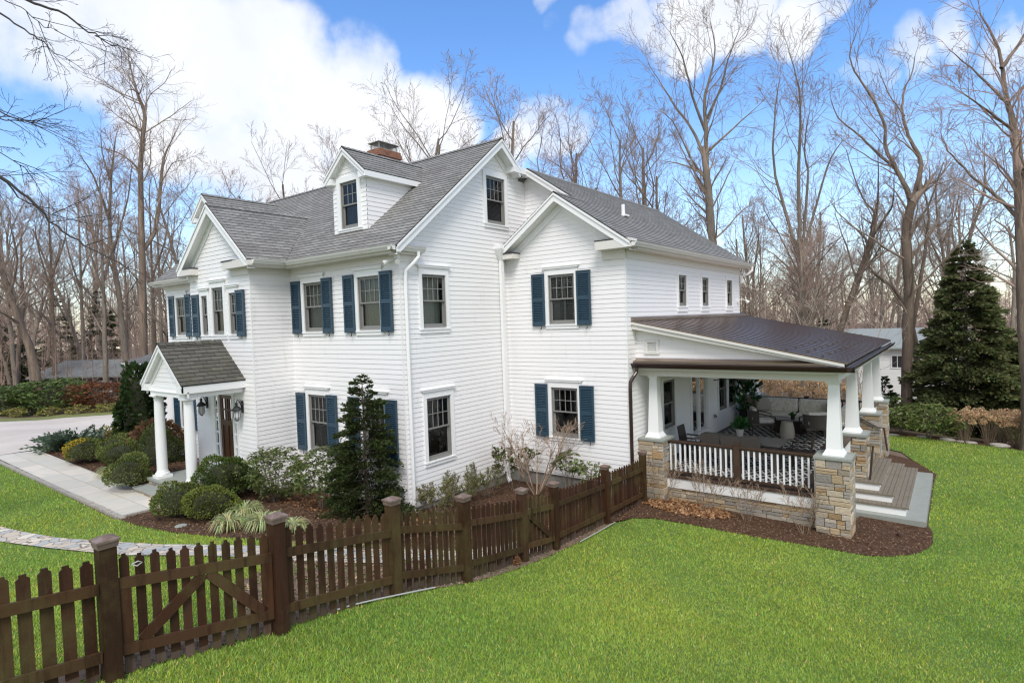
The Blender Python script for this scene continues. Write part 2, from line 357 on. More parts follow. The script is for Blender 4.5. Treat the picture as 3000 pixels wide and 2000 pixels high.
sheet('mulch_bed', [(4.0, 1.95)] + PORCH_EDGE + [(9.55, 6.28), (8.3, 6.28), (8.2, 4.75), (3.72, 4.75), (3.72, 4.0), (4.0, 4.0)], .012, M['mulch'])
sheet('mulch_bed', [(8.2, 14.0), (9.0, 13.35), (9.62, 11.8), (9.58, 10.98), (9.0, 10.9), (8.3, 11.4)], .010, M['mulch'])
sheet('mulch_bed', [(7.6, 19.2), (7.6, 17.9), (8.0, 17.95), (8.9, 18.35), (10.05, 18.0), (11, 17.95), (11.9, 17.65), (14, 17.35), (22, 16.4), (22, 19.2)], .010, M['mulch'])
sheet('front_walk', [(-16.9, -2.78), (-5.0, -2.98), (-4.98, -3.4), (-5.1, -4.08), (-17.1, -4.0)], .016, M['walk'])
sheet('driveway', [(-17.15, -2.4), (-17.15, -4.25), (-17.3, -12), (-20, -26), (-36, -26), (-31, -8), (-28.4, -1.6), (-29, 1), (-27, 3.5), (-25.9, 5.5), (-23, 12), (-17, 14), (-14.6, 4), (-15.2, 1.4), (-16.8, .4), (-17.6, -1.4)], .012, M['gravel'])
sheet('grass_verge', [(-31, -8), (-28.4, -1.6), (-29, 1), (-27, 3.5), (-25.9, 5.5), (-27.2, 6.6), (-28.5, 4.2), (-30.6, 1.4), (-30.6, -1.5), (-33, -8)], .008, mat('yellowed_verge_grass', (.19, .20, .07), .95, [(4, (.12, .15, .04), .4, .7)], bump=.6, bscale=50))
sheet('stone_path', [(-16, -9.8), (-10, -7.1), (-6.76, -5.9), (-5.86, -5.71), (-4.75, -5.41), (-3.69, -5.07), (-2.62, -4.84), (-1.48, -4.64), (0, -4.2), (1.12, -3.68), (1.45, -3.44), (1.88, -3.1), (2.35, -2.55), (2.8, -1.9), (3.95, -1.15), (3.98, -.15), (3.4, -.35), (3.05, -1.2), (3.1, -2.9), (3.01, -3.36), (2.72, -3.72), (2.35, -4.04), (2.04, -4.24), (.5, -4.8), (-.81, -5.17), (-1.3, -5.29), (-2.49, -5.43), (-3.44, -5.57), (-4.55, -5.83), (-5.54, -6.15), (-10, -8.1), (-16, -10.8)][:19] + [(3.9, -.1), (3.3, -.2), (3.2, -1.0), (3.0, -1.9), (3.05, -2.9), (3.01, -3.36), (2.72, -3.72), (2.35, -4.04), (2.04, -4.24), (.5, -4.8), (-.81, -5.17), (-1.3, -5.29), (-2.49, -5.43), (-3.44, -5.57), (-4.55, -5.83), (-5.54, -6.15), (-10, -8.1), (-16, -10.8)], .026, M['path'])
# stone setts edging the front walk: one long thing of small cobbles
t = thing('walk_edging', (-11, -4.13, .3), 'row of small pale cobbles edging the bluestone front walk', 'stone edging')
mb = MB(); rng = random.Random(3); x = -17.0
while x < -5.15:
    w = rng.uniform(.14, .24); mb.cbox((x + w / 2, -4.05 - .08 * (x > -16.9) + rng.uniform(-.01, .01), terr(x, -4.13) - .02), w - .015, .12, .055 + rng.uniform(0, .012), rng.uniform(-.05, .05), .93); x += w
mb.build('cobbles', M['stonewhite'], t)
mb = MB(); 
for k in range(8):
    y = -4.05 + k * .1; mb.cbox((-5.06 + k * .008, y, terr(-5, y) - .02), .09, .095, .07, 0, .92)
mb.build('end_cobbles', M['stonewhite'], t)
# ------------------------------------------------------------------ blades of grass
def in_poly(px, py, poly):
    r = np.zeros(len(px), bool); n = len(poly)
    for i in range(n):
        (x0, y0), (x1, y1) = poly[i], poly[(i + 1) % n]
        c = ((y0 > py) != (y1 > py)); 
        if y1 != y0: r ^= c & (px < (x1 - x0) * (py - y0) / (y1 - y0) + x0)
    return r
TX = np.arange(-20, 30.01, .5); TY = np.arange(-14, 24.01, .5)
TZ = np.array([[terr(x, y) for y in TY] for x in TX])
def terr_np(x, y):
    i = np.clip(((x + 20) / .5), 0, len(TX) - 1.001); j = np.clip(((y + 14) / .5), 0, len(TY) - 1.001)
    a = i.astype(int); b = j.astype(int); fa = i - a; fb = j - b
    return (TZ[a, b] * (1 - fa) + TZ[a + 1, b] * fa) * (1 - fb) + (TZ[a, b + 1] * (1 - fa) + TZ[a + 1, b + 1] * fa) * fb
PATH_KEEP = None
def grass(name, poly, box, n, seed, dens, excl=()):
    r = np.random.default_rng(seed)
    x = r.uniform(box[0], box[1], n); y = r.uniform(box[2], box[3], n)
    d = np.hypot(x - CAM.x, y - CAM.y)
    keep = in_poly(x, y, poly) & (r.random(n) < np.clip(dens / (d + 1e-3), .02, 1) ** 1.6)
    for e in excl: keep &= ~in_poly(x, y, e)
    # in view only (with a margin)
    fx = RX.x * (x - CAM.x) + RX.y * (y - CAM.y); ff = RF.x * (x - CAM.x) + RF.y * (y - CAM.y)
    keep &= (ff > 1) & (np.abs(fx) < ff * 1.25 + 2)
    x = x[keep]; y = y[keep]; d = d[keep]; n = len(x)
    z = terr_np(x, y)
    a = r.uniform(0, 2 * PI, n); h = r.uniform(.018, .040, n) * (1 + .22 * np.sin(x * 1.7 + np.sin(y * 1.3)) * np.cos(y * 1.1)) * (1 + .012 * d); w = (.0030 + .00038 * d) * r.uniform(.8, 1.5, n)
    lean = r.uniform(.1, 1.1, n); la = r.uniform(0, 2 * PI, n)
    P = np.zeros((n, 3, 3))
    P[:, 0] = np.stack([x - np.cos(a) * w, y - np.sin(a) * w, z - .005], 1)
    P[:, 1] = np.stack([x + np.cos(a) * w, y + np.sin(a) * w, z - .005], 1)
    P[:, 2] = np.stack([x + np.cos(la) * lean * h, y + np.sin(la) * lean * h, z + h], 1)
    patch = .5 + .5 * np.sin(x * .9 + 1.3 * np.sin(y * .7)) * np.sin(y * .8 + 1.1 * np.sin(x * .6 + 2))
    p2 = .5 + .5 * np.sin(x * 2.3 + 2 * np.sin(y * 1.9 + 1)) * np.sin(y * 2.1 + 1.7 * np.sin(x * 1.5)); v = r.uniform(.6, 1.4, n) * (.86 + .16 * patch + .14 * p2)
    c = np.stack([v * (1.0 + .2 * (patch - .5)) * r.uniform(.8, 1.35, n), v, v * r.uniform(.6, 1.7, n)], 1)
    dead = r.random(n) < .02; c[dead] = np.stack([r.uniform(2.2, 3.4, dead.sum()), r.uniform(1.2, 1.7, dead.sum()), r.uniform(2.5, 5, dead.sum())], 1)
    c = np.repeat(c, 3, axis=0)
    o = npmesh(name, M['grass'], P.reshape(-1, 3), 3, col=c); tag(o, kind='stuff'); return o
# bark chips on the mulch, dead leaves lying in drifts
def chips(name, poly, box, n, seed, m, cols, size, lift=.012, flat=.6):
    r = np.random.default_rng(seed); x = r.uniform(box[0], box[1], n); y = r.uniform(box[2], box[3], n)
    k = in_poly(x, y, poly); x = x[k]; y = y[k]; n = len(x); z = terr_np(x, y) + lift + r.uniform(0, .02, n)
    a = r.uniform(0, 2 * PI, n); s = r.uniform(size[0], size[1], n); q = s * r.uniform(.25, .6, n); tl = r.uniform(-flat, flat, n); t2 = r.uniform(-flat, flat, n)
    u = np.stack([np.cos(a) * s, np.sin(a) * s, tl * s], 1); w = np.stack([-np.sin(a) * q, np.cos(a) * q, t2 * q], 1); c = np.stack([x, y, z], 1)
    P = np.stack([c - u, c + w * .8 - u * .2, c + u, c - w], 1)
    cc = np.array(cols)[r.integers(0, len(cols), n)] * r.uniform(.6, 1.3, (n, 1))
    o = npmesh(name, m, P.reshape(-1, 3), 4, col=np.repeat(cc, 4, axis=0)); tag(o, kind='stuff'); return o
M['chip'] = leafmat('bark_chip', (1, 1, 1), .05, .9)
g = grass('grass', RIGHT_LAWN, (3.8, 22, -9, 18.6), 3400000, 1, 5.6)
g['label'] = 'short bright green lawn grass in front of the fence and porch'
PATHP = [(-16, -9.8), (-10, -7.1), (-6.76, -5.9), (-4.75, -5.41), (-2.62, -4.84), (0, -4.2), (1.12, -3.68), (1.88, -3.1), (2.35, -2.55), (2.8, -1.9), (3.9, -1.15), (3.9, -.1), (3.3, -.2), (3.0, -1.9), (3.05, -2.9), (2.72, -3.72), (2.04, -4.24), (.5, -4.8), (-1.3, -5.29), (-3.44, -5.57), (-5.54, -6.15), (-10, -8.1), (-16, -10.8)]
LL2 = [(x, y) for x, y in LEFT_LAWN]
SPARSE = [(1.2, -3.7), (2.0, -4.3), (2.6, -5.5), (3.9, -5.9), (3.9, -1.6), (2.9, -1.6), (1.6, -2.9)]
sheet('dirt_patch', [(1.3, -4.1), (2.0, -4.5), (2.6, -5.5), (3.75, -5.9), (3.85, -1.75), (2.9, -1.75), (2.3, -2.2), (1.5, -2.65), (.5, -3.3)], .006, M['dirt'])
chips('soil_crumbs', SPARSE, (1, 4, -6, -1.5), 9000, 18, M['chip'], [(.25, .17, .12), (.18, .12, .08), (.14, .18, .05), (.1, .14, .04), (.36, .25, .16)], (.012, .04), .012, .9)['label'] = 'sparse grass and soil crumbs along the inside of the fence'
g = grass('grass', LL2, (-17, 3.8, -9, -1.8), 900000, 2, 6.0, (PATHP, SPARSE))
g['label'] = 'short green lawn grass between the front walk and the fence'
MC = [(.13, .066, .036), (.18, .105, .066), (.075, .04, .022), (.24, .155, .10)]
MBF = [(-5.0, -4.1), (-2.44, -4.0), (-.94, -3.8), (.5, -3.35), (1.5, -2.65), (2.9, -1.7), (3.9, -1.6), (3.9, 3.9), (.05, 3.9), (.05, -.05), (-4.35, -.05), (-4.7, -1.2), (-4.7, -3.1)]
chips('bark_chips', MBF, (-5, 4, -4.2, 4), 26000, 5, M['chip'], MC, (.012, .035))['label'] = 'brown bark chips covering the bed along the house front'
chips('bark_chips', [(4.0, 2.2)] + PORCH_EDGE + [(9.5, 6.2), (8.35, 6.2), (8.3, 4.6), (3.75, 4.6)], (3.9, 9.8, 2, 6.6), 26000, 6, M['chip'], MC, (.010, .03))['label'] = 'brown bark chips covering the bed round the stone porch'
chips('bark_chips', [(-7.3, -2.9), (-16.8, -2.7), (-17.2, -1.5), (-12.3, -.1), (-7.8, -1.1)], (-17.2, -7.2, -3, 0), 14000, 7, M['chip'], MC, (.012, .035))['label'] = 'brown bark chips between the front walk and the clipped mounds'
chips('soil_crumbs', [(3.75, -7.4)] + FENCE_EDGE[1:] + [(3.9, 2), (3.85, -2.5)], (3.6, 4.6, -7.5, 2.2), 14000, 8, M['chip'], [(.25, .17, .12), (.18, .12, .08), (.32, .23, .17), (.1, .14, .04)], (.008, .025))['label'] = 'crumbs of bare soil and dry grass along the foot of the fence'
DL = [(.40, .22, .11), (.48, .30, .17), (.30, .15, .07), (.55, .38, .25)]
chips('fallen_leaves', [(4.05, 4.35), (3.95, 3.9), (4.35, 3.75), (4.9, 3.62), (5.5, 3.72), (5.95, 4.0), (6.1, 4.35), (5.4, 4.62), (4.5, 4.66)], (3.9, 6.2, 3.5, 4.7), 2600, 9, M['leaf_dry'], [(1, 1, 1), (1.2, 1.3, 1.5), (.75, .7, .6), (1.45, 1.7, 2.0)], (.035, .075), .02, .9)['label'] = 'drift of dry tan leaves against the foot of the porch wall'
chips('fallen_leaves', [(-3.4, -1.4), (-1.5, -1.6), (.6, -1.4), (1.6, -.6), (.8, -.1), (-3.9, -.1)], (-4, 2, -1.7, 0), 1100, 10, M['leaf_dry'], [(1, 1, 1), (1.2, 1.2, 1.3), (.6, .55, .5), (.8, .7, .6)], (.03, .065), .02, .8)['label'] = 'brown fallen leaves under the rhododendrons at the house front'
chips('fallen_leaves', [(4.0, -7.3), (4.4, -3.5), (4.4, 2), (4.6, 2.95), (6.8, 3.3), (6.6, 3.6), (4, 3.2), (3.9, -2)], (3.8, 7, -7.4, 3.7), 130, 12, M['leaf_dry'], [(1, 1, 1), (1.3, 1.4, 1.6)], (.025, .05), .02, .8)['label'] = 'few scattered dry leaves on the soil strip by the fence'
# ------------------------------------------------------------------ the house
Z = V((0, 0, 1)); X = V((1, 0, 0)); Y = V((0, 1, 0))
def clip(p, a, b, c):
    o = []; n = len(p)
    for i in range(n):
        q, r = p[i], p[(i + 1) % n]
        dq, dr = a * q[0] + b * q[1] - c, a * r[0] + b * r[1] - c
        if dq <= 1e-9: o.append(q)
        if (dq < -1e-9 and dr > 1e-9) or (dq > 1e-9 and dr < -1e-9):
            k = dq / (dq - dr); o.append((q[0] + (r[0] - q[0]) * k, q[1] + (r[1] - q[1]) * k))
    return o
def laps(mb, O, U, W, N, poly, e, t, holes=(), v0=0):
    O = V(O); vs = [p[1] for p in poly]; k = math.floor((min(vs) - v0) / e); P = lambda u, v, n: O + U * u + W * v + N * n
    while v0 + k * e < max(vs) - 1e-6:
        vk = v0 + k * e; k += 1
        cuts = sorted({vk, vk + e} | {c for h in holes for c in h[2:] if vk < c < vk + e})
        for a, b in zip(cuts, cuts[1:]):
            s = clip(clip(poly, 0, 1, b), 0, -1, -a)
            if len(s) < 3: continue
            iv = [(min(p[0] for p in s), max(p[0] for p in s))]
            for h in holes:
                if h[2] < b - 1e-6 and h[3] > a + 1e-6:
                    iv = [j for i in iv for j in ((i[0], min(i[1], h[0])), (max(i[0], h[1]), i[1])) if j[1] - j[0] > 1e-5]
            for u0, u1 in iv:
                q = clip(clip(s, 1, 0, u1), -1, 0, -u0)
                if len(q) < 3: continue
                mb.poly([P(u, v, t * (1 - (v - vk) / e)) for u, v in q], q)
                if a == vk:
                    us = [p[0] for p in q if abs(p[1] - a) < 1e-6]
                    if len(us) > 1: mb.poly([P(min(us), a, 0), P(max(us), a, 0), P(max(us), a, t), P(min(us), a, t)], [(min(us), a)] * 4)
class Fr:
    """frame on a wall: u to the viewer's right, n outwards, z up"""
    def __init__(s, O, U): s.O = V(O); s.U = V(U); s.N = s.U.cross(Z)
    def p(s, u, z, n=0): return s.O + s.U * u + s.N * n + Z * z
    def box(s, mb, u0, u1, z0, z1, n0, n1): mb.obox(s.p(u0, z0, n0), s.U * (u1 - u0), Z * (z1 - z0), s.N * (n1 - n0))
    def pex(s, mb, pts, n0, n1): mb.extr([s.p(u, z, n0) for u, z in pts], s.N * (n1 - n0))
EXP = .1155; LIP = .0105
H = thing('house', (-4, 3, 0), 'white clapboard two-storey house with grey shingle roofs and navy shutters', 'house')
GAB = Fr((0, 0, 0), Y); FRO = Fr((0, 0, 0), X); BAY = Fr((0, -1.16, 0), X); BAR = Fr((-4.40, 0, 0), Y); WIN = Fr((0, 4.0, 0), X); WIU = Fr((0, 5.0, 0), X); WIR = Fr((3.67, 0, 0), Y)
holes = {k: [] for k in ('GAB', 'FRO', 'BAY', 'WIN', 'WIR', 'D1', 'D2')}
def window(fr, key, u0, u1, z0, z1, cols=4, head=True, inner=None, cas=.105, apron=.13, top=None, name='window', muntin=True):
    holes[key].append((u0, u1, z0, z1))
    b = MB(); c = cas
    fr.box(b, u0 - c, u0, z0 - .02, z1 + c, -.10, .042); fr.box(b, u1, u1 + c, z0 - .02, z1 + c, -.10, .042)
    fr.box(b, u0, u1, z1, z1 + c, -.10, .042)
    fr.box(b, u0 - c - .015, u1 + c + .015, z0 - .05, z0 - .02, -.10, .055)
    fr.box(b, u0 - c, u1 + c, z0 - apron, z0 - .05, -.02, .036)
    if head:
        t = z1 + c
        fr.box(b, u0 - c + .01, u1 + c - .01, t, t + .055, -.02, .038)
        fr.pex(b, [(u0 - c - .02, t + .055), (u1 + c + .02, t + .055), (u1 + c + .05, t + .10), (u0 - c - .05, t + .10)], -.02, .075)
        fr.box(b, u0 - c - .06, u1 + c + .06, t + .10, t + .12, -.02, .09)
    W_ = b.build(name, M['trim'], H)
    s = MB(); m = (z0 + z1) / 2 - .01; k = .045; zz = z0 + .0
    fr.box(s, u0, u0 + .022, z0, z1, -.10, .012); fr.box(s, u1 - .022, u1, z0, z1, -.10, .012); fr.box(s, u0 + .022, u1 - .022, z1 - .022, z1, -.10, .012); fr.box(s, u0 + .022, u1 - .022, z0, z0 + .03, -.10, .02)
    a, d = u0 + .022, u1 - .022
    for (p, q, n0, n1, bt, tp) in ((m, z1 - .022, -.045, -.012, .035, k), (z0 + .03, m + .035, -.085, -.05, k + .02, .035)):
        fr.box(s, a, a + k, p, q, n0, n1); fr.box(s, d - k, d, p, q, n0, n1); fr.box(s, a + k, d - k, p, p + bt, n0, n1); fr.box(s, a + k, d - k, q - tp, q, n0, n1)
    s.build('sash', M['sash'], W_)
    if muntin:
        g = MB(); w = d - a - 2 * k
        for i in range(1, cols): x = a + k + w * i / cols; fr.box(g, x - .0065, x + .0065, m + .035, z1 - .067, -.036, -.016)
        zc = (m + .035 + z1 - .067) / 2; fr.box(g, a + k, d - k, zc - .0065, zc + .0065, -.035, -.017)
        g.build('muntin', M['muntin'], W_)
    p = MB(); p.poly([fr.p(a + k, m + .035, -.030), fr.p(d - k, m + .035, -.030), fr.p(d - k, z1 - .067, -.030), fr.p(a + k, z1 - .067, -.030)])
    p.poly([fr.p(a + k, z0 + .09, -.068), fr.p(d - k, z0 + .09, -.068), fr.p(d - k, m, -.068), fr.p(a + k, m, -.068)])
    p.build('pane', M['glass'], W_)
    if inner == 'curtain':
        q = MB(); n = 26
        for i in range(n):
            f0, f1 = i / n, (i + 1) / n; e0 = -.19 + .022 * math.sin(i * 2.1) ; e1 = -.19 + .022 * math.sin((i + 1) * 2.1)
            q.poly([fr.p(u0 + (u1 - u0) * f0, z0, e0), fr.p(u0 + (u1 - u0) * f1, z0, e1), fr.p(u0 + (u1 - u0) * f1, z1, e1), fr.p(u0 + (u1 - u0) * f0, z1, e0)])
        q.build('curtain', M['curtain'], W_)
    elif inner == 'blind':
        q = MB(); n = 22; mid = (u0 + u1) / 2
        for (e0, e1) in ((u0 + .03, mid - .035), (mid + .035, u1 - .03)):
            for i in range(n):
                z = z0 + .08 + (z1 - z0 - .14) * i / n; q.obox(fr.p(e0, z, -.15), fr.U * (e1 - e0), Z * .028 + fr.N * -.03, Z * .006)
        for e in (u0 + .03, mid - .035, u1 - .06): fr.box(q, e, e + (.07 if e > u0 + .1 and e < u1 - .1 else .03), z0, z1, -.17, -.14)
        q.build('blind', M['blind'], W_)
    elif inner == 'halfblind':
        q = MB()
        for i in range(18): q.obox(fr.p(u0 + .03, z0 + .1 + i * .034, -.15), fr.U * (u1 - u0 - .06), Z * .022 + fr.N * -.02, Z * .004)
        q.build('blind', M['dark_blind'], W_)
    else:
        q = MB(); q.poly([fr.p(u0, z0, -.6), fr.p(u1, z0, -.6), fr.p(u1, z1, -.6), fr.p(u0, z1, -.6)]);  # dark sheet stands for the unlit room behind the side drapes
        for (e0, e1) in ((u0 + .02, u0 + .17), (u1 - .17, u1 - .02)):
            for i in range(5):
                q.poly([fr.p(e0 + (e1 - e0) * i / 5, z0, -.25 + .02 * (i % 2)), fr.p(e0 + (e1 - e0) * (i + 1) / 5, z0, -.25 + .02 * ((i + 1) % 2)), fr.p(e0 + (e1 - e0) * (i + 1) / 5, z1, -.25 + .02 * ((i + 1) % 2)), fr.p(e0 + (e1 - e0) * i / 5, z1, -.25 + .02 * (i % 2))])
        q.build('curtain', M['dim'], W_)
    return W_
M['dark_blind'] = mat('grey_blind', (.10, .10, .10), .7)
M['dim'] = mat('drape_and_dark_room', (.045, .045, .05), .9)
def shutter(fr, u0, u1, z0, z1):
    b = MB(); f = .052; mid = z0 + (z1 - z0) * .505
    n0, n1 = .035, .078
    fr.box(b, u0, u0 + f, z0, z1, n0, n1); fr.box(b, u1 - f, u1, z0, z1, n0, n1)
    for a, c in ((z0, z0 + .115), (mid - .045, mid + .045), (z1 - .075, z1)): fr.box(b, u0 + f, u1 - f, a, c, n0 + .002, n1 - .002)
    for a, c in ((z0 + .115, mid - .045), (mid + .045, z1 - .075)):
        n = round((c - a) / .046); s = (c - a) / n
        for i in range(n):
            z = a + i * s; b.obox(fr.p(u0 + f, z + .002, n1 - .006), fr.U * (u1 - u0 - 2 * f), Z * (s * .50) - fr.N * .026, Z * .010)
    fr.box(b, u0 + f, u1 - f, z0 + .1, z1 - .06, n0 + .001, n0 + .006)
    fr.box(b, u0 - .006, u1 + .006, z1, z1 + .012, n0 - .01, n1 + .012)
    S_ = b.build('shutter', M['shutter'], H)
    d = MB(); c = u0 + (u1 - u0) * .72; d.tube([fr.p(c - .05, z0 + .02, .085), fr.p(c - .01, z0 + .02, .1), fr.p(c + .02, z0 - .03, .1), fr.p(c + .015, z0 - .075, .095), fr.p(c - .015, z0 - .085, .09), fr.p(c - .02, z0 - .065, .09)], .009, 5)
    d.build('shutter_hook', M['iron'], S_)
SH = .405
for c in (-1.085, -3.365):
    window(FRO, 'FRO', c - .405, c + .405, 4.40, 5.68, inner='curtain'); window(FRO, 'FRO', c - .405, c + .405, 1.22, 2.72)
    for u in (c - .925, c + .455):
        shutter(FRO, u, u + SH, 4.34, 5.74); shutter(FRO, u, u + SH, 1.185, 2.735)
for c in (-11.04, -8.76):
    window(FRO, 'FRO', c - .36, c + .36, 4.40, 5.68); window(FRO, 'FRO', c - .36, c + .36, 1.22, 2.72)
    for u in (c - .85, c + .39): shutter(FRO, u, u + SH, 4.34, 5.74); shutter(FRO, u, u + SH, 1.185, 2.735)
window(BAY, 'BAY', -7.02, -6.67, 4.40, 5.50, 2, cas=.10); window(BAY, 'BAY', -6.385, -5.765, 4.40, 5.69, 3, cas=.10); window(BAY, 'BAY', -5.45, -5.09, 4.40, 5.50, 2, cas=.10)
shutter(BAY, -7.54, -7.14, 4.34, 5.54); shutter(BAY, -5.04, -4.64, 4.34, 5.54)
window(GAB, 'GAB', .665, 1.475, 4.40, 5.68, inner='curtain', top=1); window(GAB, 'GAB', .665, 1.495, 1.20, 2.71); window(GAB, 'GAB', 3.19, 4.0, 7.18, 8.45, head=False, inner='halfblind', cas=.12)
window(WIN, 'WIN', 1.41, 2.225, 4.375, 5.675, inner='blind'); window(WIN, 'WIN', 1.40, 2.225, 1.365, 2.68)
for z0, z1 in ((4.325, 5.715), (1.325, 2.745)): shutter(WIN, .895, 1.30, z0, z1); shutter(WIN, 2.305, 2.715, z0, z1)
for y in (7.36, 9.32, 11.83): window(WIR, 'WIR', y, y + .61, 4.765, 5.665, 2, head=False, cas=.085, apron=.17)
window(WIR, 'WIR', 6.05, 6.88, 1.36, 2.70, cas=.1, head=False, muntin=False); window(WIR, 'WIR', 10.72, 11.58, 1.2, 2.63, cas=.1, head=False, muntin=False); window(WIR, 'WIR', 11.76, 12.62, 1.2, 2.63, cas=.1, head=False, muntin=False)
# sliding door on the porch
holes['WIR'].append((8.1, 9.76, .85, 2.66))
b = MB()
for a, c in ((8.1, 8.2), (9.66, 9.76)): WIR.box(b, a - .03, c + .03, .72, 2.7, -.05, .04)
WIR.box(b, 8.23, 9.63, 2.6, 2.7, -.05, .04); WIR.box(b, 8.05, 9.81, .72, .85, -.05, .09); WIR.box(b, 8.89, 8.97, .85, 2.6, -.06, .015)
sd = b.build('sliding_door', M['trim'], H)
b = MB(); WIR.box(b, 8.23, 9.63, .85, 2.6, -.045, -.04); b.build('pane', M['glass'], sd)
b = MB(); WIR.box(b, 8.985, 9.005, 1.5, 1.75, .015, .05); b.build('handle', M['pot'], sd)
b = MB(); b.poly([WIR.p(8.2, .85, -.5), WIR.p(9.7, .85, -.5), WIR.p(9.7, 2.6, -.5), WIR.p(8.2, 2.6, -.5)]); b.build('dark_backing', M['dark'], sd)  # dark sheet standing in for the unlit room behind the door
# front door with sidelights
holes['BAY'].append((-6.76, -5.36, .60, 2.93))
b = MB()
for a, c in ((-6.80, -6.60), (-6.42, -6.345), (-5.60, -5.53), (-5.40, -5.30)): BAY.box(b, a, c, .62, 2.93, -.06, .022)
BAY.box(b, -6.60, -5.40, 2.73, 2.93, -.06, .04)
for a, c in ((-6.60, -6.42), (-5.53, -5.40)):
    BAY.box(b, a, c, .62, .98, -.06, .01)
    for i in range(6): BAY.box(b, a, c, .98 + i * .34 - .02, .98 + i * .34 + .02, -.06, .01)
BAY.box(b, -6.86, -5.26, 2.93, 3.0, -.06, .07)
fd = b.build('front_door_surround', M['trim'], H)
for a, c in ((-6.60, -6.42), (-5.53, -5.40)): b = MB(); BAY.box(b, a, c, .98, 2.7, -.012, -.008); b.build('sidelight', M['glass'], fd)
b = MB()
for a, c in ((-6.34, -6.24), (-5.71, -5.61), (-6.01, -5.94)): BAY.box(b, a, c, .66, 2.73, -.06, -.02)
for a, c in ((.66, .86), (1.88, 2.02), (2.62, 2.73), (2.29, 2.33)): BAY.box(b, -6.24, -5.71, a, c, -.06, -.021)
for u in (-6.075, -5.865): BAY.box(b, u - .012, u + .012, 2.02, 2.62, -.06, -.022)
BAY.box(b, -6.24, -5.71, .86, 1.88, -.06, -.045)
dr = b.build('front_door', M['door'], H)
b = MB(); BAY.box(b, -6.24, -5.71, 2.02, 2.62, -.05, -.045); b.build('pane', M['glass'], dr)
b = MB(); b.lathe((0, 0, 0), [(.01, 0), (.028, .02), (.02, .05)], 8)
for i, v in enumerate(b.v): b.v[i] = (-5.67 + v[0], -1.15 - v[2], 1.62 + v[1])
b.build('handle', M['iron'], dr)
# ---- clapboard walls
def roofz(y): return 6.26 + .815 * (y + .33)
wl = MB()
laps(wl, GAB.O, Y, Z, GAB.N, [(0, .2), (4.26, .2), (4.26, 8.72), (3.6, 9.26), (0, 6.33)], EXP, LIP, holes['GAB'])
laps(wl, GAB.O, Y, Z, GAB.N, [(4.26, .2), (5, .2), (5, 8.72), (4.26, 8.72)], EXP, LIP, ())
wl.build('gable_wall', M['siding'], H)
wl = MB()
laps(wl, FRO.O, X, Z, FRO.N, [(-4.40, .2), (0, .2), (0, 6.12), (-4.40, 6.12)], EXP, LIP, holes['FRO'])
wl.build('front_wall', M['siding'], H); wl = MB()
laps(wl, FRO.O, X, Z, FRO.N, [(-12.2, .2), (-7.72, .2), (-7.72, 6.12), (-12.2, 6.12)], EXP, LIP, holes['FRO'])
wl.poly([(-12.2, 0, 0), (-12.2, 7.2, 0), (-12.2, 7.2, 6.4), (-12.2, 3.6, 9.3), (-12.2, 0, 6.4)]); wl.poly([(-12.2, 7.2, 0), (0, 7.2, 0), (0, 7.2, 6.4), (-12.2, 7.2, 6.4)])
wl.build('front_wall', M['siding'], H)
wl = MB()
laps(wl, BAY.O, X, Z, BAY.N, [(-7.72, .3), (-4.40, .3), (-4.40, 6.37), (-6.02, 7.74), (-7.72, 6.31)], EXP, LIP, holes['BAY'])
laps(wl, BAR.O, Y, Z, BAR.N, [(-1.16, .2), (0, .2), (0, 6.15), (-1.16, 6.15)], EXP, LIP)
wl.poly([(-7.72, -1.16, .2), (-7.72, 0, .2), (-7.72, 0, 6.2), (-7.72, -1.16, 6.2)])
wl.build('entry_bay_wall', M['siding'], H)
wl = MB()
laps(wl, WIN.O, X, Z, WIN.N, [(0, .3), (3.67, .3), (3.67, 6.32), (1.88, 7.57), (0, 6.26)], EXP, LIP, holes['WIN'])
laps(wl, WIU.O, X, Z, WIU.N, [(0, 6.3), (3.4, 6.3), (3.4, 6.5), (.35, 8.62), (0, 8.62)], EXP, LIP)
laps(wl, WIR.O, Y, Z, WIR.N, [(4.0, .0), (13.4, .0), (13.4, 6.1), (4.0, 6.1)], EXP, LIP, holes['WIR'])
wl.poly([(3.67, 13.4, -.6), (-3.0, 13.4, -.6), (-3.0, 13.4, 6.3), (.35, 13.4, 8.6), (3.67, 13.4, 6.3)]); wl.poly([(-3, 13.4, -.6), (-3, 7, -.6), (-3, 7, 6.4), (-3, 13.4, 6.4)])
wl.build('wing_wall', M['siding'], H)
b = MB(); b.box(-12.15, -.03, .03, 7.1, -.4, .2); b.box(-7.68, -4.44, -1.12, .5, -.4, .3); b.box(-.5, 3.63, 4.04, 13.3, -1.0, .3); b.box(.0 - 3, -.035, .5, 4.6, -.3, .2)
b.build('foundation', M['concrete'], H)
# corner boards are woven clapboard ends: thin edge strips
b = MB()
for (x, y, z0, z1) in ((0, 0, .2, 6.1), (-4.40, -1.16, .3, 6.1), (3.67, 4.0, .3, 6.1)): b = MB(); b.box(x - .011, x + .0115, y - .0115, y + .011, z0, z1); b.build('corner_bead', M['siding'], H)
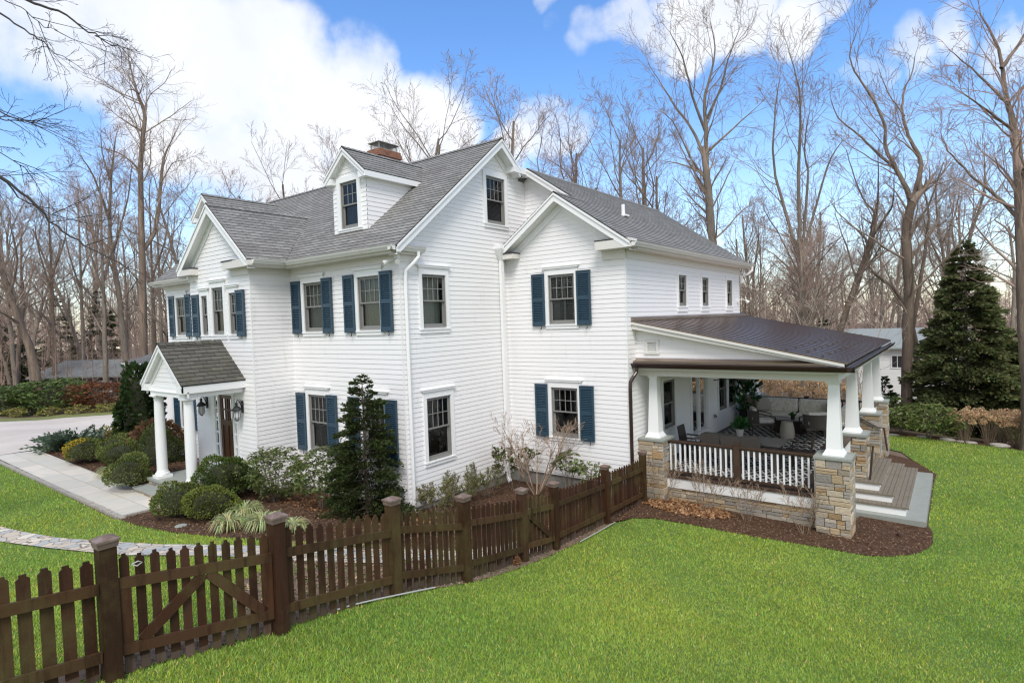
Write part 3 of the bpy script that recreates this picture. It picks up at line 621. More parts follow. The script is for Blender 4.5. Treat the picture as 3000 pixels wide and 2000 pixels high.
# ---- roofs
CO = .142; RT = .011
def slope(mb, O, U, D, poly):
    """O at the eave, U along it, D up the slope (unit)"""
    N = U.cross(D).normalized()
    if N.z < 0: N = -N
    laps(mb, O, U, D, N, poly, CO, RT)
    # roof deck below
    mb.extr([V(O) + U * u + D * v - N * .012 for u, v in poly], -N * .035)
def cap(mb, a, b_, w=.13, up=Z):
    a = V(a); b_ = V(b_); t = (b_ - a).normalized(); s = t.cross(Z).normalized(); n = max(1, int((b_ - a).length / .17))
    for i in range(n):
        p = a + (b_ - a) * (i / n); q = a + (b_ - a) * ((i + 1.15) / n); l = Z * .012
        for k in (-1, 1): mb.poly([p + l + Z * .008, q + l, q + s * k * w - Z * (w * .72) + l, p + s * k * w - Z * (w * .72) + l + Z * .008], [(i, 0), (i, .1), (i + .1, .1), (i + .1, 0)])
sl = .815; L = math.hypot(1, sl); Df = V((0, 1, sl)) / L; LF = 3.93 * L
r = MB(); slope(r, (0, -.33, 6.26), X, Df, [(-12.5, 0), (.3, 0), (.3, LF), (-12.5, LF)])
Db = V((0, -1, sl)) / L
slope(r, (0, 7.53, 6.26), X, Db, [(-12.5, 0), (0, 0), (0, LF), (-12.5, LF)]); r_y = 7.53
slope(r, (0, 7.53, 6.26), X, Db, [(0, (7.53 - 4.42) * L), (.3, (7.53 - 4.42) * L), (.3, LF), (0, LF)])
cap(r, (.3, 3.6, 9.47), (-12.5, 3.6, 9.47)); r.build('main_roof', M['shingle'], H)
s2 = .695; L2 = math.hypot(1, s2); Dw = V((-1, 0, s2)) / L2; O2 = V((4.02, 0, 6.28)); Lr = (4.02 - .35) * L2
r = MB(); slope(r, O2, Y, Dw, [(4.7, 0), (13.75, 0), (13.75, Lr), (4.7, Lr)]); slope(r, O2, Y, Dw, [(3.65, 0), (4.7, 0), (4.7, (4.02 - 1.88) * L2), (3.65, (4.02 - 1.88) * L2)])
O3 = V((.35 - 3.67, 0, 6.28)); Dx = V((1, 0, s2)) / L2; slope(r, O3, Y, Dx, [(4.7, 0), (13.75, 0), (13.75, Lr), (4.7, Lr)])
slope(r, V((1.88 - 2.14, 0, 6.28)), Y, Dx, [(3.65, .26 * L2), (5.05, .26 * L2), (5.05, 2.14 * L2), (3.65, 2.14 * L2)])
cap(r, (.35, 13.75, 8.835), (.35, 4.7, 8.835)); cap(r, (1.88, 3.65, 7.775), (1.88, 5.0, 7.775)); r.build('wing_roof', M['shingle'], H)
s3 = .843; L3 = math.hypot(1, s3); T3 = 1.98 * L3
r = MB(); slope(r, (-4.04, 0, 6.28), Y, V((-1, 0, s3)) / L3, [(-1.40, 0), (-.33, 0), (1.76, T3), (-1.40, T3)]); slope(r, (-8.0, 0, 6.28), Y, V((1, 0, s3)) / L3, [(-1.40, 0), (-.33, 0), (1.76, T3), (-1.40, T3)])
cap(r, (-6.02, -1.40, 7.955), (-6.02, 1.7, 7.955)); r.build('entry_bay_roof', M['shingle'], H)
def rake(mb, fr, pts, nf, nw, dep=.20, frieze=.17, crown=True, zmin=-9, ur=(-99, 99)):
    """pts = (u, z) along the roof edge; boards, soffit, frieze under it"""
    for (u0, z0), (u1, z1) in zip(pts, pts[1:]):
        fr.pex(mb, clip([(u0, z0 - .03), (u1, z1 - .03), (u1, z1 - dep), (u0, z0 - dep)], 0, -1, -zmin), nf - .035, nf)
        if crown: fr.pex(mb, [(u0, z0 - .028), (u1, z1 - .028), (u1, z1 - .085), (u0, z0 - .085)], nf, nf + .025)
        mb.poly([fr.p(u0, z0 - dep + .02, nf - .02), fr.p(u1, z1 - dep + .02, nf - .02), fr.p(u1, z1 - dep + .02, nw), fr.p(u0, z0 - dep + .02, nw)])
        q = clip(clip([(u0, z0 - dep + .015), (u1, z1 - dep + .015), (u1, z1 - dep - frieze), (u0, z0 - dep - frieze)], 1, 0, ur[1]), -1, 0, -ur[0])
        if frieze and len(q) > 2: fr.pex(mb, q, nw, nw + .034)
tr = MB()
rake(tr, GAB, [(-.30, 6.285), (3.6, 9.46), (4.42, 8.79)], .30, 0, .25, .16, True, 6.11, (0, 4.2))
tr.obox((-.02, 4.10, 8.655), (.34, 0, 0), (0, .62, 0), (0, 0, .16)); tr.obox((.0, 4.1, 8.815), (.315, 0, 0), (0, .61, 0), (0, 0, .02))
tr.build('rake_board', M['trim'], H); tr = MB()
rake(tr, WIN, [(.04, 6.487), (1.88, 7.775), (3.98, 6.305)], .35, 0, .24, .20, True, 6.16, (.0, 3.68))
tr.build('rake_board', M['trim'], H); tr = MB()
rake(tr, WIU, [(.03, 8.83), (.35, 8.83), (3.0, 6.99)], .30, 0, .22, .17)
tr.build('rake_board', M['trim'], H); tr = MB()
rake(tr, BAY, [(-7.97, 6.305), (-6.02, 7.95), (-4.07, 6.305)], .24, 0, .27, .17, True, 6.115, (-7.72, -4.39))
tr.build('rake_board', M['trim'], H)
tr = MB()   # boxed returns and eave soffits
WIN.box(tr, .02, .49, 6.20, 6.335, .0, .34); WIN.box(tr, 3.03, 4.0, 6.155, 6.365, .0, .345); WIN.box(tr, 3.06, 3.685, 5.93, 6.155, .0, .045)
BAY.box(tr, -7.97, -7.16, 6.11, 6.285, .0, .235); BAY.box(tr, -5.34, -4.06, 6.11, 6.30, .0, .235); BAY.box(tr, -5.30, -4.385, 5.93, 6.11, 0, .045); BAY.box(tr, -7.72, -7.25, 5.93, 6.11, 0, .045)
tr.box(-4.40, .13, -.32, -.0, 6.10, 6.13); tr.box(-12.5, -7.72, -.32, 0, 6.10, 6.13); tr.box(.0, .13, .001, .60, 6.10, 6.19); tr.box(0, .13, -.32, .0, 6.131, 6.19)
tr.box(-4.385, .03, -.032, 0.0, 5.93, 6.10); tr.box(-12.2, -7.72, -.032, 0, 5.93, 6.10); tr.box(.0, .032, .0, .42, 5.93, 6.10); tr.box(-4.40, -4.37, -1.19, -.033, 5.93, 6.10); tr.box(-4.40, -4.06, -1.16, -.33, 6.10, 6.13); tr.box(-4.055, -4.03, -1.38, -.33, 6.13, 6.26)
tr.box(3.67, 4.01, 4.0, 13.7, 6.13, 6.16); tr.box(3.67, 3.705, 4.05, 13.4, 5.93, 6.13); tr.box(3.985, 4.01, 3.66, 13.7, 6.16, 6.26); tr.box(-12.5, .13, -.325, -.30, 6.13, 6.25)
tr.build('eave_trim', M['soffit'], H)
b = MB(); WIN.box(b, .01, .50, 6.335, 6.362, .0, .36); WIN.box(b, 3.02, 3.55, 6.365, 6.392, .0, .352); BAY.box(b, -7.60, -7.15, 6.285, 6.315, 0, .25); BAY.box(b, -5.36, -4.80, 6.30, 6.328, 0, .25); b.build('return_flashing', M['iron'], H)
def gutter(mb, p0, p1, out, h=.115, d=.125):
    p0 = V(p0); out = V(out)
    pr = [(0, -h), (d * .55, -h), (d * .8, -h * .55), (d * .95, -h * .35), (d, -.012), (d + .012, 0), (d - .012, .004), (d - .02, -.03), (.012, -.03), (0, 0)]
    mb.extr([p0 + out * a + Z * c for a, c in pr], V(p1) - p0)
g = MB(); gutter(g, (-3.92, -.325, 6.27), (.27, -.325, 6.27), -Y); gutter(g, (.14, -.44, 6.27), (.14, .62, 6.27), X); gutter(g, (-4.045, -1.28, 6.28), (-4.045, -.34, 6.28), X); g.build('gutter', M['gutter'], H)
for a_, b_, o_ in (((-12.5, -.325, 6.27), (-8.1, -.325, 6.27), -Y), ((4.012, 3.67, 6.285), (4.012, 13.85, 6.285), X)): g = MB(); gutter(g, a_, b_, o_); g.build('gutter', M['gutter'], H)
def spout(pts, m, w=.085, name='downspout'):
    b = MB(); b.tube(pts, w * .62, 4); return b.build(name, M[m], H)
b = MB(); b.tube([(.21, .42, 6.16), (.21, .42, 6.05), (.16, .33, 5.93), (.062, .14, 5.72), (.062, .12, 5.55), (.062, .12, .25), (.09, .12, .12)], .043, 8); b.build('downspout', M['trim'], H)
b = MB(); b.cbox((.075, 3.68, .22), .085, .115, 5.95); b.loft([[(.03, 3.62, 6.17), (.03, 3.74, 6.17), (.12, 3.74, 6.17), (.12, 3.62, 6.17)], [(.0, 3.48, 6.48), (.0, 3.88, 6.48), (.22, 3.88, 6.48), (.22, 3.48, 6.48)], [(.0, 3.48, 6.56), (.0, 3.88, 6.56), (.22, 3.88, 6.56), (.22, 3.48, 6.56)]]); b.tube([(.08, 3.68, .25), (.09, 3.66, .12), (.2, 3.6, .02)], .06, 6); b.build('downspout', M['trim'], H)
b = MB(); b.tube([(4.08, 13.6, 6.2), (4.08, 13.6, 6.05), (3.95, 13.52, 5.93), (3.74, 13.45, 5.85), (3.74, 13.45, 5.6)], .05, 8); b.build('downspout', M['trim'], H)
# vent pipe through the wing roof
b = MB(); zp = 6.28 + (4.02 - 2.29) * s2; b.tube([(2.29, 6.77, zp - .1), (2.29, 6.77, zp + .33)], .055, 10); b.cbox((2.31, 6.77, zp - .03), .25, .22, .05); b.build('vent_pipe', M['trim'], H)
# ---- dormers
def dormer(c):
    f = Fr((0, .47, 0), X); key = 'D1' if c > -5 else 'D2'
    w_ = window(f, key, c - .345, c + .345, 7.03, 8.21, 3, head=False, cas=.135, apron=.10)
    b = MB(); yl = lambda z: (z - 6.26) / .815 - .33
    laps(b, f.O, X, Z, f.N, [(c - .68, 6.88), (c + .68, 6.88), (c + .68, 8.36), (c, 8.93), (c - .68, 8.36)], EXP, LIP, holes[key])
    for sgn in (1, -1):
        s = Fr((c + .68 * sgn, 0, 0), Y if sgn > 0 else -Y)
        P = [(.47, roofz(.47)), (yl(8.25), 8.25), (.47, 8.25)]
        laps(b, s.O, s.U, Z, s.N, [(u * sgn, v) for u, v in P], EXP, LIP)
    d_ = b.build('dormer_wall', M['siding'], H)
    t = MB(); rake(t, f, [(c - .835, 8.36), (c, 9.06), (c + .835, 8.36)], .17, 0, .20, .0, True, 8.19)
    for sgn in (1, -1):
        a, e = sorted((c + sgn * .68, c + sgn * .845)); ye = yl(8.34)
        t.extr([(a, .32, 8.15), (e, .32, 8.15), (e, .32, 8.31), (a, .32, 8.31)], (0, .15, 0)) if 0 else None
        x1 = c + sgn * .84
        t.extr([(x1 - .02, .31, 8.19), (x1 - .02, yl(8.19), 8.19), (x1 - .02, yl(8.33), 8.33), (x1 - .02, .31, 8.33)], (.03, 0, 0))
        t.poly([(c + sgn * .68, .31, 8.20), (x1, .31, 8.20), (x1, yl(8.2), 8.20), (c + sgn * .68, yl(8.2), 8.20)])
        f.box(t, *sorted((c + sgn * .55, c + sgn * .835)), 8.19, 8.34, 0, .155)
    t.build('dormer_trim', M['trim'], d_)
    q = MB(); sd = .84; Ld = math.hypot(1, sd); y1 = yl(9.06); y0 = yl(8.345)
    for sgn in (1, -1): slope(q, (c + sgn * .85, 0, 8.345), Y, V((-sgn, 0, sd)) / Ld, [(.29, 0), (y0, 0), (y1, .85 * Ld), (.29, .85 * Ld)])
    cap(q, (c, .29, 9.065), (c, y1, 9.065), .11); q.build('dormer_roof', M['shingle'], d_)
dormer(-2.28); dormer(-9.84)
# ---- chimney
b = MB(); 
def uvbox(mb, x0, x1, y0, y1, z0, z1):
    for pts, f in (([(x0, y0, z0), (x1, y0, z0), (x1, y0, z1), (x0, y0, z1)], 0), ([(x1, y0, z0), (x1, y1, z0), (x1, y1, z1), (x1, y0, z1)], 1), ([(x1, y1, z0), (x0, y1, z0), (x0, y1, z1), (x1, y1, z1)], 0), ([(x0, y1, z0), (x0, y0, z0), (x0, y0, z1), (x0, y1, z1)], 1), ([(x0, y0, z1), (x1, y0, z1), (x1, y1, z1), (x0, y1, z1)], 0)):
        mb.poly(pts, [((p[1] if f else p[0]) + 20, p[2]) for p in pts])
uvbox(b, -5.83, -5.21, 4.02, 4.96, 8.6, 10.20); uvbox(b, -5.86, -5.18, 3.99, 4.99, 10.20, 10.33); uvbox(b, -5.84, -5.20, 4.01, 4.97, 10.33, 10.43)
ch = b.build('chimney', M['brick'], H)
b = MB(); b.loft([[(-5.82, 4.03, 10.43), (-5.22, 4.03, 10.43), (-5.22, 4.95, 10.43), (-5.82, 4.95, 10.43)], [(-5.76, 4.09, 10.47), (-5.28, 4.09, 10.47), (-5.28, 4.89, 10.47), (-5.76, 4.89, 10.47)]]); b.build('chimney_crown', M['concrete'], ch)
b = MB()
for x in (-5.73, -5.31):
    for y in (4.11, 4.87): b.box(x - .012, x + .012, y - .012, y + .012, 10.42, 10.66)
for i in range(15):
    y = 4.14 + i * .0506
    for x in (-5.73, -5.31): b.box(x - .004, x + .004, y - .004, y + .004, 10.44, 10.66)
for i in range(8):
    x = -5.70 + i * .051
    for y in (4.11, 4.87): b.box(x - .004, x + .004, y - .004, y + .004, 10.44, 10.66)
b.loft([[(-5.82, 4.02, 10.66), (-5.22, 4.02, 10.66), (-5.22, 4.96, 10.66), (-5.82, 4.96, 10.66)], [(-5.82, 4.02, 10.672), (-5.22, 4.02, 10.672), (-5.22, 4.96, 10.672), (-5.82, 4.96, 10.672)], [(-5.6, 4.3, 10.75), (-5.44, 4.3, 10.75), (-5.44, 4.7, 10.75), (-5.6, 4.7, 10.75)]])
b.build('chimney_cap', M['metal'], ch)
# ---- entry portico
b = MB(); sp = .845; Lp = math.hypot(1, sp); pc = -6.06; hw = 1.23
for sgn in (1, -1): slope(b, (pc + sgn * hw, 0, 3.19), Y, V((-sgn, 0, sp)) / Lp, [(-2.78, 0), (-1.16, 0), (-1.16, hw * Lp), (-2.78, hw * Lp)])
cap(b, (pc, -2.78, 4.235), (pc, -1.17, 4.235), .12)
po = b.build('portico_roof', M['shingle_ent'], H)
PF = Fr((0, -2.60, 0), X); b = MB()
rake(b, PF, [(pc - 1.21, 3.205), (pc, 4.225), (pc + 1.21, 3.205)], .16, 0, .20, .13)
for sgn in (1, -1):
    x1 = pc + sgn * 1.21; b.extr([(x1, -2.76, 2.985), (x1, -1.16, 2.985), (x1, -1.16, 3.175), (x1, -2.76, 3.175)], (-sgn * .03, 0, 0))
    b.box(*sorted((x1 - sgn * .03, x1 - sgn * .32)), -2.755, -2.60, 2.985, 3.16)
b.box(pc - 1.17, pc + 1.17, -2.68, -1.18, 2.97, 2.99)
for x in (-6.83, -5.10): b.box(x - .13, x + .13, -2.66, -1.18, 2.86, 2.968)
b.box(-6.95, -4.98, -2.655, -2.40, 2.861, 2.969); b.box(-7.0, -5.0, -2.62, -2.56, 2.99, 3.12)
b.build('portico_trim', M['trim'], po)
b = MB(); laps(b, PF.O, X, Z, PF.N, [(pc - .95, 3.05), (pc + .95, 3.05), (pc + .95, 3.2), (pc, 4.0), (pc - .95, 3.2)], EXP, LIP); b.build('pediment', M['siding'], po)
for x in (-6.83, -5.10):
    b = MB(); c = (x, -2.52, .64)
    b.cbox(c, .36, .36, .075); b.lathe((x, -2.52, .715), [(.17, 0), (.178, .03), (.165, .06), (.145, .075), (.14, .10), (.13, .13)], 24)
    b.lathe((x, -2.52, .845), [(.128, 0), (.129, .5), (.126, 1.0), (.117, 1.6), (.108, 1.86), (.108, 1.87), (.12, 1.885), (.11, 1.90), (.11, 1.93), (.138, 1.96), (.138, 1.975)], 28); b.cbox((x, -2.52, 2.82), .33, .33, .04)
    b.build('column', M['trim'], H)
b = MB(); b.box(-7.18, -4.72, -2.78, -1.16, .58, .64); b.box(-7.22, -4.70, -3.12, -2.70, .42, .475); st = b.build('portico_step', M['bluestone'], H)
b = MB()
def ashlar(mb, fr, u0, u1, z0, z1, seed, hr=(.07, .19), wr=(.13, .42), pr_=.028):
    rg = random.Random(seed); z = z0
    pal = [(.40, .30, .185), (.36, .31, .25), (.44, .34, .22), (.29, .265, .235), (.46, .38, .28), (.38, .25, .13), (.33, .305, .275), (.49, .41, .30), (.30, .25, .19), (.41, .36, .29)]
    while z < z1 - .02:
        h = min(rg.uniform(*hr), z1 - z); 
        if z1 - z - h < .05: h = z1 - z
        u = u0
        while u < u1 - .01:
            w = min(rg.uniform(*wr), u1 - u)
            if u1 - u - w < .09: w = u1 - u
            k = rg.random(); parts = [(z, h)] if h < .12 or k < .55 else [(z, h * .5), (z + h * .5, h * .5)]
            for zz, hh in parts:
                v = rg.uniform(.82, 1.18); p = pal[rg.randrange(len(pal))]; mb.col = (p[0] * v, p[1] * v, p[2] * v)
                n1 = rg.uniform(.006, pr_); g_ = .006; j = lambda: rg.uniform(-.004, .004)
                q = [(u + g_ + j(), zz + g_ + j()), (u + w - g_ + j(), zz + g_ + j()), (u + w - g_ + j(), zz + hh - g_ + j()), (u + g_ + j(), zz + hh - g_ + j())]
                cu, cz = u + w / 2, zz + hh / 2; q2 = [(cu + (a - cu) * .93, cz + (c - cz) * .88) for a, c in q]
                mb.loft([[fr.p(a, c, -.01) for a, c in q], [fr.p(a, c, n1 * .65) for a, c in q], [fr.p(a, c, n1 + rg.uniform(-.003, .003)) for a, c in q2]])
            u += w
        z += h
    mb.col = (1, 1, 1)
ashlar(b, Fr((0, -2.74, 0), X), -7.14, -4.76, .30, .58, 4); b.build('riser_stone', M['stone'], st); b = MB(); ashlar(b, Fr((0, -3.08, 0), X), -7.18, -4.74, .22, .42, 5)
b.build('riser_stone', M['stone'], st)
b = MB(); b.box(-7.13, -4.77, -2.73, -1.2, -.1, .575); b.box(-7.17, -4.75, -3.07, -2.72, -.1, .418); b.build('step_core', M['mortar'], st)
# low garage roof glimpsed beyond the portico
b = MB(); b.box(-19.0, -12.22, 1.4, 7.0, -.2, 3.1); ga = b.build('garage_wall', M['siding'], H)
b = MB(); b.extr([(-19.3, 1.0, 3.2), (-12.22, 1.0, 3.2), (-12.22, 4.2, 4.1), (-19.3, 4.2, 4.1)], (0, 0, .05)); b.build('garage_roof', M['shingle'], ga)
b = MB(); gutter(b, (-19.3, 1.0, 3.22), (-12.3, 1.0, 3.22), -Y); b.build('gutter', M['gutter'], ga)
# ------------------------------------------------------------------ the covered porch (part of the house)
PX0, PX1, PY0, PY1 = 3.68, 8.20, 4.72, 13.75
b = MB(); n = 0; y = PY0 - .07
b.box(PX0, 8.02, PY0 - .07, PY1, .47, .50)
x = PX0
while x < 8.02:
    w = min(.137, 8.02 - x); b.box(x, x + w - .005, PY0 - .07, PY1, .50, .525); x += .14
porch = b.build('porch_deck', M['deck'], H)
for q in ((4.12, 7.75, PY0 - .045, PY0 - .01, .225, .47), (8.02, 8.05, 5.05, 7.2, .225, .47), (8.02, 8.05, 11.2, 13.6, .225, .47)): b = MB(); b.box(*q); b.build('deck_fascia', M['trim'], porch)
b = MB(); ashlar(b, Fr((0, PY0, 0), X), 4.15, 7.75, -.35, .225, 11, (.05, .12), (.12, .45)); b.build('base_wall', M['stone'], porch); b = MB(); ashlar(b, Fr((8.0, 0, 0), Y), 5.0, 7.3, -.5, .225, 12, (.05, .12), (.12, .4))
b.build('base_wall', M['stone'], porch)
b = MB(); b.box(3.7, 7.99, PY0 + .01, 13.7, -.9, .46); b.build('base_core', M['mortar'], porch)
SHF = [(.20, 0), (.20, .035), (.185, .05), (.15, .115), (.142, .13), (.095, 1.47), (.098, 1.475), (.105, 1.50), (.135, 1.54), (.14, 1.56)]
def pier(x, y, seed, flush=False):
    b = MB(); h = .315; z0 = -.75 if y > 6 else -.5
    zt = 1.385
    for fr, a in ((Fr((0, y - h, 0), X), x), (Fr((x + h, 0, 0), Y), y), (Fr((0, y + h, 0), -X), -x), (Fr((x - h, 0, 0), -Y), -y)):
        ashlar(b, fr, a - h - .012, a + h + .012, z0, zt, seed); seed += 1
    b.build('pier', M['stone'], porch)
    b = MB(); b.box(x - h + .006, x + h - .006, y - h + .006, y + h - .006, z0, zt - .004); b.build('pier_core', M['mortar'], porch)
    b = MB(); b.cbox((x, y, zt), .71, .71, .052); b.build('pier_cap', M['bluestone'], porch)
    b = MB(); rings = [[V((x + sx * r, y + sy * r, zt + .052 + z)) for sx, sy in ((-1, -1), (1, -1), (1, 1), (-1, 1))] for r, z in SHF]
    b.loft(rings); b.build('column', M['trim'], porch)
PIERS = [(4.01, 4.78, 20), (8.035, 4.755, 30), (8.02, 7.52, 40), (7.99, 11.0, 50), (7.95, 13.7, 60), (4.01, 13.8, 70)]
for p in PIERS: pier(*p)
# beam, ceiling, gable, metal roofs
b = MB(); b.box(3.68, 8.15, 4.60, 4.90, 3.0, 3.19); b.box(7.87, 8.149, 4.90, 13.9, 3.001, 3.19); b.box(3.68, 7.87, 13.6, 13.89, 3.0, 3.19); b.build('porch_beam', M['soffit'], porch)
b = MB(); b.box(3.68, 7.87, 4.90, 13.6, 3.12, 3.15); b.build('porch_ceiling', M['soffit'], porch)
M['seam'] = mat('brown_seam', (.055, .036, .03), .35)
M['guard'] = mat('bronze_guard', (.16, .13, .095), .5, metal=.4)
def pz(x): return 4.395 - (x - 3.67) * .2080
PG = Fr((0, 4.50, 0), X); b = MB()
laps(b, PG.O, X, Z, PG.N, [(3.67, 3.40), (8.1, 3.40), (8.1, pz(8.1) - .09), (3.67, pz(3.67) - .12)], EXP, LIP, [(3.985, 4.21, 3.61, 3.845)])
b.poly([(3.67, 4.52, 3.15), (8.1, 4.52, 3.15), (8.1, 4.52, 3.45), (3.67, 4.52, 4.3)])
gw = b.build('porch_gable', M['siding'], porch); b = MB()
b.poly([(3.67, 13.85, 3.15), (8.1, 13.85, 3.15), (8.1, 13.85, 3.45), (3.67, 13.85, 4.3)])
gw = b.build('porch_gable', M['siding'], porch)
b = MB(); PG.box(b, 3.915, 3.985, 3.585, 3.91, -.02, .035); PG.box(b, 4.21, 4.28, 3.585, 3.91, -.02, .035); PG.box(b, 3.985, 4.21, 3.845, 3.91, -.02, .035); PG.box(b, 3.90, 4.295, 3.56, 3.61, -.02, .045)
for i in range(5): b.obox(PG.p(3.985, 3.615 + i * .047, .01), X * .225, V((0, .03, .042)), V((0, -.003, .006)))
PG.box(b, 3.985, 4.21, 3.60, 3.85, -.05, -.045)
b.build('louvre_vent', M['gutter'], porch)
sp_ = math.hypot(1, .208); b = MB(); XE = 8.36; RY0, RY1 = 4.22, 13.95
b.extr([(3.675, RY0, pz(3.675)), (XE, RY0, pz(XE)), (XE, RY1, pz(XE)), (3.675, RY1, pz(3.675))], (0, 0, -.03))
n = 24; b3 = MB()
for i in range(n + 1):
    y = RY0 + .012 + (RY1 - RY0 - .024) * i / n
    b3.extr([(3.72, y - .012, pz(3.72) + .001), (XE - .01, y - .012, pz(XE - .01) + .001), (XE - .01, y - .012, pz(XE) + .017), (3.72, y - .012, pz(3.72) + .013)], (0, .024, 0))
b.extr([(3.675, RY0, pz(3.675) + .002), (3.74, RY0, pz(3.74) + .002), (3.74, RY0, pz(3.74) + .05), (3.675, RY0, pz(3.675) + .09)], (0, RY1 - RY0, 0))
mr_ = b.build('metal_roof', M['brown_metal'], porch); b3.build('standing_seam', M['seam'], mr_)
for k, xs in enumerate((7.15, 7.5, 7.85)):
    for i in range(n):
        if (i + k) % 2: continue
        b = MB(); y = RY0 + (RY1 - RY0) * (i + 1) / n; z = pz(xs)
        b.box(xs - .012, xs + .04, y - .03, y + .03, z + .018, z + .026); b.box(xs, xs + .01, y - .03, y + .03, z + .0, z + .04); b.build('snow_guard', M['guard'], mr_)
b = MB()
for (dz0, dz1, y0, y1) in ((-.031, -.085, RY0 - .005, RY0 + .05), (-.085, -.20, RY0 + .03, RY0 + .06)):
    b.extr([(3.68, y0, pz(3.68) + dz0), (XE - .05, y0, pz(XE - .05) + dz0), (XE - .05, y0, pz(XE - .05) + max(dz1, -.12)), (3.68, y0, pz(3.68) + dz1)], (0, y1 - y0, 0))
b.extr([(3.68, RY0 + .05, pz(3.68) - .16), (8.0, RY0 + .05, pz(8.0) - .10), (8.0, RY0 + .05, pz(8.0) - .12), (3.68, RY0 + .05, pz(3.68) - .19)], (0, .26, 0))
b.build('porch_rake_board', M['soffit'], porch)
b = MB(); b.extr([(3.69, 4.485, 3.445), (3.66, 4.27, 3.375), (3.66, 4.27, 3.345), (3.69, 4.485, 3.40)], (4.52, 0, 0)); b.extr([(3.67, 4.275, 3.377), (3.67, 4.262, 3.377), (3.67, 4.262, 3.40), (3.67, 4.275, 3.40)], (4.5, 0, 0)); b.build('pent_roof', M['brown_metal'], porch)
b = MB(); gutter(b, (3.655, 4.27, 3.335), (8.49, 4.27, 3.335), -Y, .105, .12); b.build('porch_gutter', M['brown_gutter'], porch); b = MB(); gutter(b, (XE + .005, 4.15, 3.335 + .02), (XE + .005, RY1 + .02, 3.355), X, .11, .115)
b.build('porch_gutter', M['brown_gutter'], porch)
b = MB(); b.box(3.67, 8.3, 4.28, 4.60, 3.19, 3.225); b.build('porch_soffit', M['soffit'], porch); b = MB(); b.box(8.15, 8.35, 4.6, 13.9, 3.19, 3.23); b.build('porch_soffit', M['soffit'], porch)
b = MB(); b.tube([(3.80, 4.21, 3.23), (3.80, 4.2, 3.12), (3.76, 4.12, 3.02), (3.735, 3.98, 2.90), (3.735, 3.965, 2.75), (3.735, 3.965, .0)], .045, 8)
for z in (.8, 1.6, 2.4): b.tube([(3.735, 3.965, z), (3.735, 3.965, z + .02)], .052, 8)
b.build('porch_downspout', M['brown_gutter'], porch)
# railings: every baluster its own piece
def railing(fr, segs, posts, zb=.525, top=1.385, bal='white'):
    b = MB()
    for u0, u1 in segs: fr.box(b, u0, u1, top - .035, top, -.055, .055); fr.box(b, u0, u1, top - .07, top - .0352, -.025, .025); fr.box(b, u0, u1, zb + .075, zb + .115, -.04, .04)
    r_ = b.build('railing', M['rail'], porch)
    for u in posts:
        b = MB(); fr.box(b, u - .07, u + .07, zb, top + .045, -.07, .07); fr.box(b, u - .082, u + .082, top + .045, top + .065, -.082, .082); fr.box(b, u - .09, u + .09, zb, zb + .03, -.09, .09); b.build('railing_post', M['rail'], porch)
    proto = None
    for u0, u1 in segs:
        n = max(2, round((u1 - u0) / .128))
        for i in range(n):
            u = u0 + (u1 - u0) * (i + .5) / n
            if proto is None or True:
                b = MB(); fr.box(b, u - .0185, u + .0185, zb + .115, top - .07, -.0185, .0185); b.build('baluster', M['trim' if bal == 'white' else 'iron'], porch)
railing(Fr((0, 4.78, 0), X), [(4.335, 5.94), (6.08, 7.715)], [6.01])
railing(Fr((8.0, 0, 0), Y), [(5.08, 7.2)], []); railing(Fr((7.97, 0, 0), Y), [(11.32, 13.38)], [])
railing(Fr((0, 13.72, 0), X), [(4.33, 5.76), (5.90, 7.63)], [5.83], bal='iron')
# steps
b = MB(); b2 = MB()
for k, (xr, y0, y1, z) in enumerate(((8.68, 6.95, 9.75, .37), (8.95, 6.75, 10.15, .18), (9.23, 6.5, 10.55, 0.0))):
    x = 8.03 if k == 0 else 8.05
    while x < xr - .01:
        w = min(.092, xr - x); b.box(x, x + w - .006, y0, y1, z - .028, z); x += .094
    b.box(8.03, xr + .004, y0 - .012, y0 - .0001, z - .04, z + .001)
    b2.box(8.03, xr - .06, y0 + .015, y1 - .02, z - .20, z - .03)
sp2 = b.build('porch_step', M['tread'], porch); b2.build('riser', M['trim'], sp2)
b = MB(); b.box(8.06, 9.55, 6.27, 10.95, -.36, -.195); b.build('landing_slab', M['bluestone'], porch)
for pts in ([(7.75, 10.62, 1.36), (8.29, 10.62, 1.05), (8.42, 10.62, 1.05), (8.50, 10.60, .40)], [(8.36, 7.17, 1.20), (8.49, 7.17, 1.20), (8.42, 7.17, .38)]):
    b = MB(); b.tube(pts, .026, 6); b.build('handrail', M['rail'], porch)
